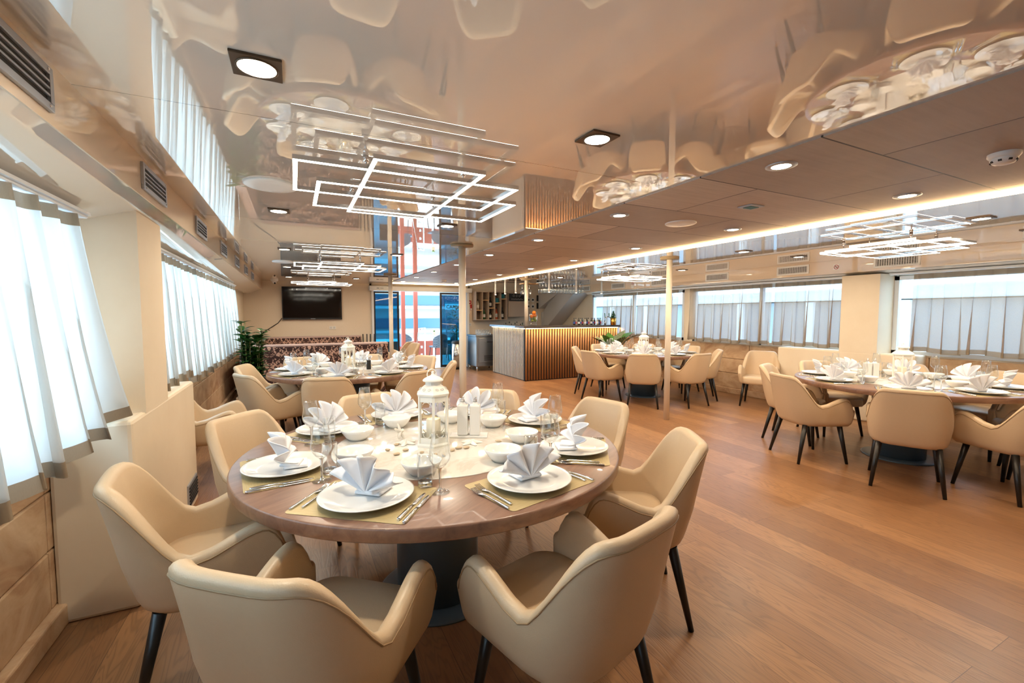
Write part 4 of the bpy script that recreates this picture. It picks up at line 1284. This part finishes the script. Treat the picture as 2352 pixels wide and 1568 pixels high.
# back counter below with small goods
r = thing('back_counter', 'low counter behind the bar below the cupboard', 'counter', (5.55, YF-0.32, 0))
B().box((0, 0, 0.46), (1.15, 0.6, 0.9)).build('body', M_cab, r)
B().box((0, -0.005, 0.935), (1.18, 0.63, 0.04), bev=0.004).build('worktop', M_darkwood, r)
for k in range(9):
    bottle('small jar or bottle crowded on the counter behind the bar', (5.06+0.085*k, YF-0.40+0.05*(k % 2), 0.9555), [M_dark, M_bottles[1], M_bottles[3]][k % 3], 0.20+0.03*(k % 3), 0.03, M_label if k % 2 else None, 'jars on the back counter')
tag(B().box((0, 0, 0.06), (0.17, 0.15, 0.12), bev=0.015).build('toaster', M_plastic, None, (5.92, YF-0.40, 0.9555)), 'small white toaster on the counter behind the bar', 'toaster')
# wall plates near the shelf
plate('fire_call_point', 'red fire alarm call point on the wall by the sliding doors', 'call point', (4.235, YF-0.007, 1.74), 0.09, 0.09, M_red, 0, (M_plastic, ((0, 0, 0.04, 0.03),), 'press_glass'))
plate('fire_sign', 'red and white fire instruction sign beside the call point', 'sign', (4.275, YF-0.007, 1.60), 0.045, 0.16, M_red, 0, (M_plastic, ((0, -0.05, 0.035, 0.05),), 'sign_text_panel'))
plate('notice_sign', 'white paper notice below the red call point', 'sign', (4.215, YF-0.009, 1.52), 0.05, 0.18, M_plastic)
plate('light_switch', 'white light switch on the wall above the tumblers', 'switch', (4.24, YF-0.007, 1.14), 0.085, 0.085, M_sock, 0, (M_grey, ((0, 0, 0.05, 0.05),), 'rocker'))
for k in range(4):
    plate('picture_frame', 'small white framed picture, %s %s of the four by the bar post' % (('upper', 'lower')[k // 2], ('one nearer the post', 'one nearer the stairs')[k % 2]), 'picture', (6.03+0.14*(k % 2), YF-0.007, 1.83-0.19*(k//2)), 0.095, 0.11, M_plastic, 0, (M_dark, ((0, 0, 0.05, 0.055),), 'print'))
for k in range(2):
    plate('wall_panel', 'dark narrow plate on the wall beside the small pictures, %s one' % ('upper', 'lower')[k], 'plate', (6.33, YF-0.007, 1.88-0.22*k), 0.07, 0.17, M_tvframe)

# sloping stair casing with a door below
b = B()
prof = [(6.42, 0.02), (6.42, 1.52), (6.62, 2.12), (6.98, 2.12), (6.98, 0.02)]
def prism_y(b, prof, y0, y1):
    a = [b.bm.verts.new((x, y0, z)) for x, z in prof]; c = [b.bm.verts.new((x, y1, z)) for x, z in prof]
    b.bm.faces.new(a); b.bm.faces.new(list(reversed(c)))
    for i in range(len(a)):
        j = (i+1) % len(a); b.bm.faces.new([a[i], c[i], c[j], a[j]])
# horizontal bulkhead with a slanted underside, then the stair flight
a = [(6.02, 10.2, 2.13), (6.98, 10.2, 2.13), (6.98, 10.2, 1.98), (6.02, 10.2, 1.98)]
verts = [b.bm.verts.new(p) for p in ((6.35, YF-0.02, 1.58), (6.98, YF-0.02, 1.58), (6.98, 10.35, 2.0), (6.50, 10.35, 2.0), (6.35, YF-0.02, 2.13), (6.98, YF-0.02, 2.13), (6.98, 10.35, 2.13), (6.50, 10.35, 2.13))]
for q in ((0, 1, 2, 3), (4, 5, 6, 7), (0, 1, 5, 4), (1, 2, 6, 5), (2, 3, 7, 6), (3, 0, 4, 7)): b.bm.faces.new([verts[i] for i in q])
prism = [(6.86, 10.9, 1.10), (6.86, 9.55, 2.0), (6.86, 9.55, 2.13), (6.86, 10.35, 2.13), (6.86, 11.18, 1.5), (6.86, 11.18, 1.10)]
lo_ = [b.bm.verts.new((p[0]-0.35, p[1], p[2])) for p in prism]; hi_ = [b.bm.verts.new((p[0]+0.12, p[1], p[2])) for p in prism]
b.bm.faces.new(lo_); b.bm.faces.new(hi_)
for i in range(6):
    j = (i+1) % 6; b.bm.faces.new([lo_[i], lo_[j], hi_[j], hi_[i]])
struct(b.build('trim_10', M_stair), 'grey sloping underside of the stairs behind the bar', 'stairs')
r = B().box((6.62, YF-0.02, 0.78), (0.34, 0.03, 1.4), bev=0.004).build('door_3', M_grey)
struct(r, 'small grey cupboard door under the stairs behind the bar', 'door')

# wine glass rack
r = thing('glass_rack', 'metal rack full of hanging wine glasses above the bar', 'glass rack', (5.50, 8.55, 2.085))
b = B()
for yy in (-0.16, -0.08, 0.0, 0.08, 0.16): b.box((0, yy, 0.02), (1.20, 0.008, 0.008))
for xx in (-0.59, -0.2, 0.2, 0.59): b.box((xx, 0, 0.03), (0.01, 0.36, 0.012))
b.build('rails', M_brush, r)
for xx in (-0.5, 0.5):
    B().cyl((xx, 0, 0.03), (xx, 0, HC-2.085), 0.008, seg=10).build('hanger_rod', M_steel, r)
for j in range(3):
    for k in range(13):
        P_wine.put((5.50-0.54+0.083*k, 8.55-0.12+0.12*j, 2.103), 0, 'upside-down wine glass hanging in the rack above the bar', 'hanging wine glasses', (PI, 0))
r = thing('corner_shelf', 'small wooden shelf with hanging glasses beside the bar post', 'shelf', (4.72, 8.72, 2.06))
B().box((-0.01, 0, 0.03), (0.38, 0.2, 0.022)).build('board', M_shelfwood, r)
B().cyl((0.0, 0, 0.042), (0.0, 0, HC-2.06), 0.008, seg=10).build('hanger_rod', M_steel, r)
for k in range(3):
    P_wine.put((4.54+0.09*k, 8.72, 2.056), 0, 'upside-down wine glass hanging under the small wooden shelf', 'glasses under the small shelf', (PI, 0))
# tube pendants over the bar
for k, (x, y) in enumerate(((4.42, 9.9), (4.42, 9.35), (4.42, 8.8), (4.95, 8.25), (5.65, 8.25), (6.35, 8.25))):
    r = thing('pendant_lamp', 'slim white tube pendant over the bar, %s from the doors' % ORD[k], 'pendant lamp', (x, y, HC), 0, 'tube pendants over the bar')
    B().cyl((0, 0, -0.26), (0, 0, 0), 0.02, seg=18).build('tube', M_plastic, r)
    B().lathe([(0.018, -0.261), (0, -0.263)], 18).build('lamp_lens', M_lamp, r)

# ------------------------------------------------------------------ plants
def leaf_verts(b, base, d, L, w, up, bend, mi=0):
    d = d.normalized(); side = d.cross(Vector((0, 0, 1)))
    side = side.normalized() if side.length > 1e-3 else Vector((1, 0, 0))
    nrm = side.cross(d).normalized()
    rows = []
    for k in range(6):
        t = k/5; ww = w*math.sin(PI*min(t*0.9+0.08, 1))**0.8*0.5
        c = base + d*L*t + nrm*(-bend*L*t*t)
        rows.append([b.bm.verts.new(c - side*ww + nrm*ww*0.25), b.bm.verts.new(c), b.bm.verts.new(c + side*ww + nrm*ww*0.25)])
    for a, c in zip(rows, rows[1:]):
        for k in range(2):
            f = b.bm.faces.new([a[k], a[k+1], c[k+1], c[k]]); f.smooth = True; f.material_index = mi
r = thing('potted_plant', 'tall leafy green plant in a tan pot by the left curtains', 'potted plant', (-0.50, 6.5, 0))
B().lathe([(0, 0), (0.15, 0), (0.19, 0.36), (0.175, 0.36), (0.165, 0.31), (0, 0.31)], 36).build('pot', M_pot, r)
B().lathe([(0.166, 0.315), (0, 0.325)], 24).build('soil', M_soil, r)
rp = random.Random(5); bs = B(); bl = B()
for k in range(24):
    a = rp.uniform(0, 2*PI); h = rp.uniform(0.3, 0.92) if k > 1 else 1.0
    tip = Vector((0.13*math.cos(a)*h, 0.16*math.sin(a)*h, 0.32+h)); base = Vector((0.06*math.cos(a), 0.06*math.sin(a), 0.31))
    pts = [base.lerp(tip, q/6) + Vector((0.03*math.cos(a), 0.03*math.sin(a), 0))*math.sin(PI*q/6) for q in range(7)]
    bs.tube(pts, 0.006, 6)
    for q in range(int(18+h*22)):
        t = rp.uniform(0.15, 1.0); p = base.lerp(tip, t)
        aa = rp.uniform(0, 2*PI); d = Vector((math.cos(aa), math.sin(aa), rp.uniform(0.1, 0.9)))
        leaf_verts(bl, p, d, rp.uniform(0.09, 0.14), rp.uniform(0.06, 0.09), 0, 0.2)
bs.build('stems', M_stem, r); bl.build('leaves', M_leaf, r)
r = thing('potted_plant', 'striped broad-leaf plant between the bar and the bar table', 'potted plant', (6.10, 7.52, 0))
B().lathe([(0, 0), (0.15, 0), (0.18, 0.42), (0.165, 0.42), (0.155, 0.37), (0, 0.37)], 32).build('pot', M_white, r)
B().lathe([(0.156, 0.375), (0, 0.385)], 24).build('soil', M_soil, r)
bl = B(); bs = B()
for k in range(13):
    a = 2*PI*k/13*2.4; tilt = 0.12+0.035*k
    d = Vector((math.cos(a)*tilt, math.sin(a)*tilt, 1.0)).normalized(); p = Vector((0.03*math.cos(a), 0.03*math.sin(a), 0.37)); q = p + d*rp.uniform(0.28, 0.46)
    bs.tube([p, q], 0.006, 6)
    leaf_verts(bl, q, d + Vector((math.cos(a)*0.3, math.sin(a)*0.3, 0)), rp.uniform(0.36, 0.46), rp.uniform(0.18, 0.24), 0, 0.35, k % 2)
bs.build('stems', M_leaf2, r); bl.build('leaves', [M_leafs, M_leaf2], r)

# no-smoking stickers on the right bulkhead
def sticker(y, w, h, label, rng):
    r = thing('sticker', label, 'sticker', (XFR-0.0015, y, 2.055), -PI/2)
    B().box((0, 0, 0), (w, 0.002, h)).build('paper', M_plastic, r)
    b = B()
    b.tube([(rng*math.cos(q), -0.002, h/2-w/2+rng*math.sin(q)) for q in [2*PI*i/24 for i in range(24)]], 0.004, 5, True)
    b.tube([(-rng*0.7, -0.002, h/2-w/2+rng*0.7), (rng*0.7, -0.002, h/2-w/2-rng*0.7)], 0.0035, 5)
    b.build('ban_ring', M_red, r)
    b = B(); b.box((0, -0.0015, h/2-w/2), (rng*1.1, 0.002, rng*0.25)); b.build('cigarette', M_dark, r)
sticker(3.5, 0.075, 0.075, 'square no-smoking sticker on the right bulkhead above the column', 0.027)
sticker(7.55, 0.09, 0.15, 'tall no-smoking notice on the right bulkhead behind the bar table chandelier', 0.03)

# ------------------------------------------------------------------ outside
o = B().box((3.0, 14.2, -0.06), (6.0, 5.9, 0.12)).build('terrace_deck', M_deck)
struct(o, 'pale sunlit deck outside the sliding doors', 'deck')
b = B()
for (x, y) in ((2.98, 13.6), (3.24, 13.1)):
    tag(B().box((0, 0, 1.3), (0.11, 0.11, 2.6)).build('deck_post', M_terra, None, (x, y, 0)), 'terracotta painted post outside the doors, the %s one' % ('farther' if x < 3.1 else 'nearer'), 'post', 'terracotta posts on the deck')
o = B().box((4.1, 14.6, 0.28), (3.2, 0.06, 0.5)).build('deck_parapet', M_terra)
tag(o, 'low terracotta panel behind the outdoor chairs', 'parapet')
r = thing('deck_railing', 'white tubular railing with glass clamps on the outside deck', 'railing', (3.34, 12.9, 0))
b = B()
b.tube([(0.12, 0, 0), (0.12, 0, 1.02), (-0.05, 0, 1.0), (-0.22, 0, 0.02)], 0.02, 10)
b.build('handrail', M_plastic, r)
for z in (0.22, 0.45, 0.68, 0.98): B().cyl((-0.02, -0.03, z), (0.04, -0.03, z), 0.035, seg=14).build('clamp', M_steel, r)
def out_chair(loc, rz, label):
    r = thing('outdoor_chair', label, 'chair', loc, rz, 'woven outdoor chairs')
    def pt(u, v):
        a = PI*(0.12+0.76*u); rr = 0.27
        return (rr*math.cos(a)*1.0, -0.22*math.sin(a)*1.05, 0.42+v*(0.40-0.16*abs(2*u-1)**2))
    b = B().grid(pt, 20, 8); b.build('woven_back', M_weave, r)
    B().box((0, 0.02, 0.43), (0.46, 0.44, 0.05), bev=0.02).build('seat', M_weave, r)
    for sx in (-1, 1):
        for sy in (-1, 1): B().cyl((sx*0.23, 0.02+sy*0.21, 0), (sx*0.19, 0.02+sy*0.17, 0.42), 0.011, seg=8).build('leg', M_tvframe, r)
out_chair((3.95, 13.1, 0), 0.2, 'grey woven outdoor chair in the middle of the doorway view')
out_chair((4.45, 13.5, 0), 0.9, 'grey woven outdoor chair farther out by the terracotta panel')
out_chair((3.15, 14.0, 0), -0.7, 'grey woven outdoor chair behind the white railing')
r = thing('outdoor_table', 'small white outdoor table among the woven chairs', 'table', (4.02, 13.9, 0))
B().lathe([(0, 0.72), (0.36, 0.72), (0.36, 0.745), (0, 0.745)], 36).build('top', M_plastic, r)
B().cyl((0, 0, 0.02), (0, 0, 0.72), 0.03, seg=14).build('column', M_plastic, r)
B().lathe([(0, 0), (0.2, 0), (0.2, 0.02), (0, 0.03)], 28).build('foot', M_plastic, r)
r = thing('flower_pot', 'small pink flower pot on the outdoor table', 'flower pot', (4.02, 13.85, 0.745))
B().lathe([(0, 0), (0.05, 0), (0.07, 0.11), (0.06, 0.11), (0, 0.1)], 20).build('pot', M_pot, r)
bl = B()
for k in range(14):
    a = rp.uniform(0, 6.28); leaf_verts(bl, Vector((0, 0, 0.1)), Vector((math.cos(a), math.sin(a), 1.2)), 0.09, 0.05, 0, 0.2)
bl.build('leaves', M_leaf2, r)
# bay tree and a bin outside the right leaf
r = thing('potted_tree', 'leafy potted tree outside the right sliding door', 'tree', (4.35, 12.6, 0))
B().lathe([(0, 0), (0.16, 0), (0.2, 0.35), (0.18, 0.35), (0, 0.33)], 28).build('pot', M_tvframe, r)
B().cyl((0, 0, 0.33), (0, 0, 1.1), 0.02, seg=10).build('trunk', M_stem, r)
bl = B()
for k in range(260):
    a = rp.uniform(0, 6.28); z = rp.uniform(0.7, 1.65); rr = 0.28*math.sqrt(max(0, 1-((z-1.15)/0.55)**2))*rp.uniform(0.5, 1)
    leaf_verts(bl, Vector((rr*math.cos(a), rr*math.sin(a), z)), Vector((math.cos(a), math.sin(a), rp.uniform(-0.3, 0.8))), 0.1, 0.05, 0, 0.2)
bl.build('leaves', M_leaf, r)
# building across the quay
r = thing('quay_building', 'white waterfront building with blue glazed balconies outside the doors', 'building', (6.0, 26.0, -1.0))
B().box((0, 2, 4.6), (26, 4, 7.2)).build('facade', M_bldg, r)
for k in range(3):
    B().box((0, -0.05, 1.9+1.35*k), (26, 0.15, 0.55)).build('window_band', M_bldgwin, r)
    B().box((0, -0.55, 1.45+1.35*k), (26, 1.2, 0.14)).build('balcony_slab', M_bldg, r)
r = thing('shop_sign', 'white sign board on poles with dark capital letters seen through the right door leaf', 'sign', (6.20, 18.2, 1.76))
B().box((0, 0.02, 0), (0.84, 0.03, 0.30)).build('board', M_plastic, r)
B().box((0, 0.0, 0.125), (0.84, 0.02, 0.03)).build('top_rule', M_ped, r)
cu = D.curves.new('lettering', 'FONT'); cu.body = 'CARBO'; cu.size = 0.2; cu.align_x = 'CENTER'; cu.align_y = 'CENTER'; cu.extrude = 0.006
to = D.objects.new('lettering', cu); COL.objects.link(to); to.parent = r; to.location = (-0.04, -0.002, -0.03); to.rotation_euler = (PI/2, 0, 0); 
me = D.meshes.new_from_object(to); D.objects.remove(to); me.materials.clear(); me.materials.append(M_dark)
to = D.objects.new('lettering', me); COL.objects.link(to); to.parent = r; to.location = (-0.04, -0.002, -0.03); to.rotation_euler = (PI/2, 0, 0)
for xx in (-0.35, 0.35): B().cyl((xx, 0.06, -2.75), (xx, 0.06, 0.2), 0.03, seg=10).build('pole', M_ped, r)
o = B().box((5.0, 24.0, -1.1), (60, 16, 0.2)).build('quay_ground', M_deck)
struct(o, 'pale quay ground beyond the deck', 'quay')
# neighbouring boat along the right side
r = thing('neighbour_boat', 'pale neighbouring boat with grey panels seen through the right curtains', 'boat', (9.0, 5.0, 0))
B().box((0.6, 0, 0.6), (1.0, 20, 2.1)).build('side_wall', M_boatwin, r)
B().box((0.45, 0, 1.78), (1.0, 20, 0.22), bev=0.03).build('roof_edge', M_boat, r)
for k in range(12): B().box((0.06, -8.8+1.5*k, 0.6), (0.08, 0.14, 2.1)).build('panel_post', M_boat, r)
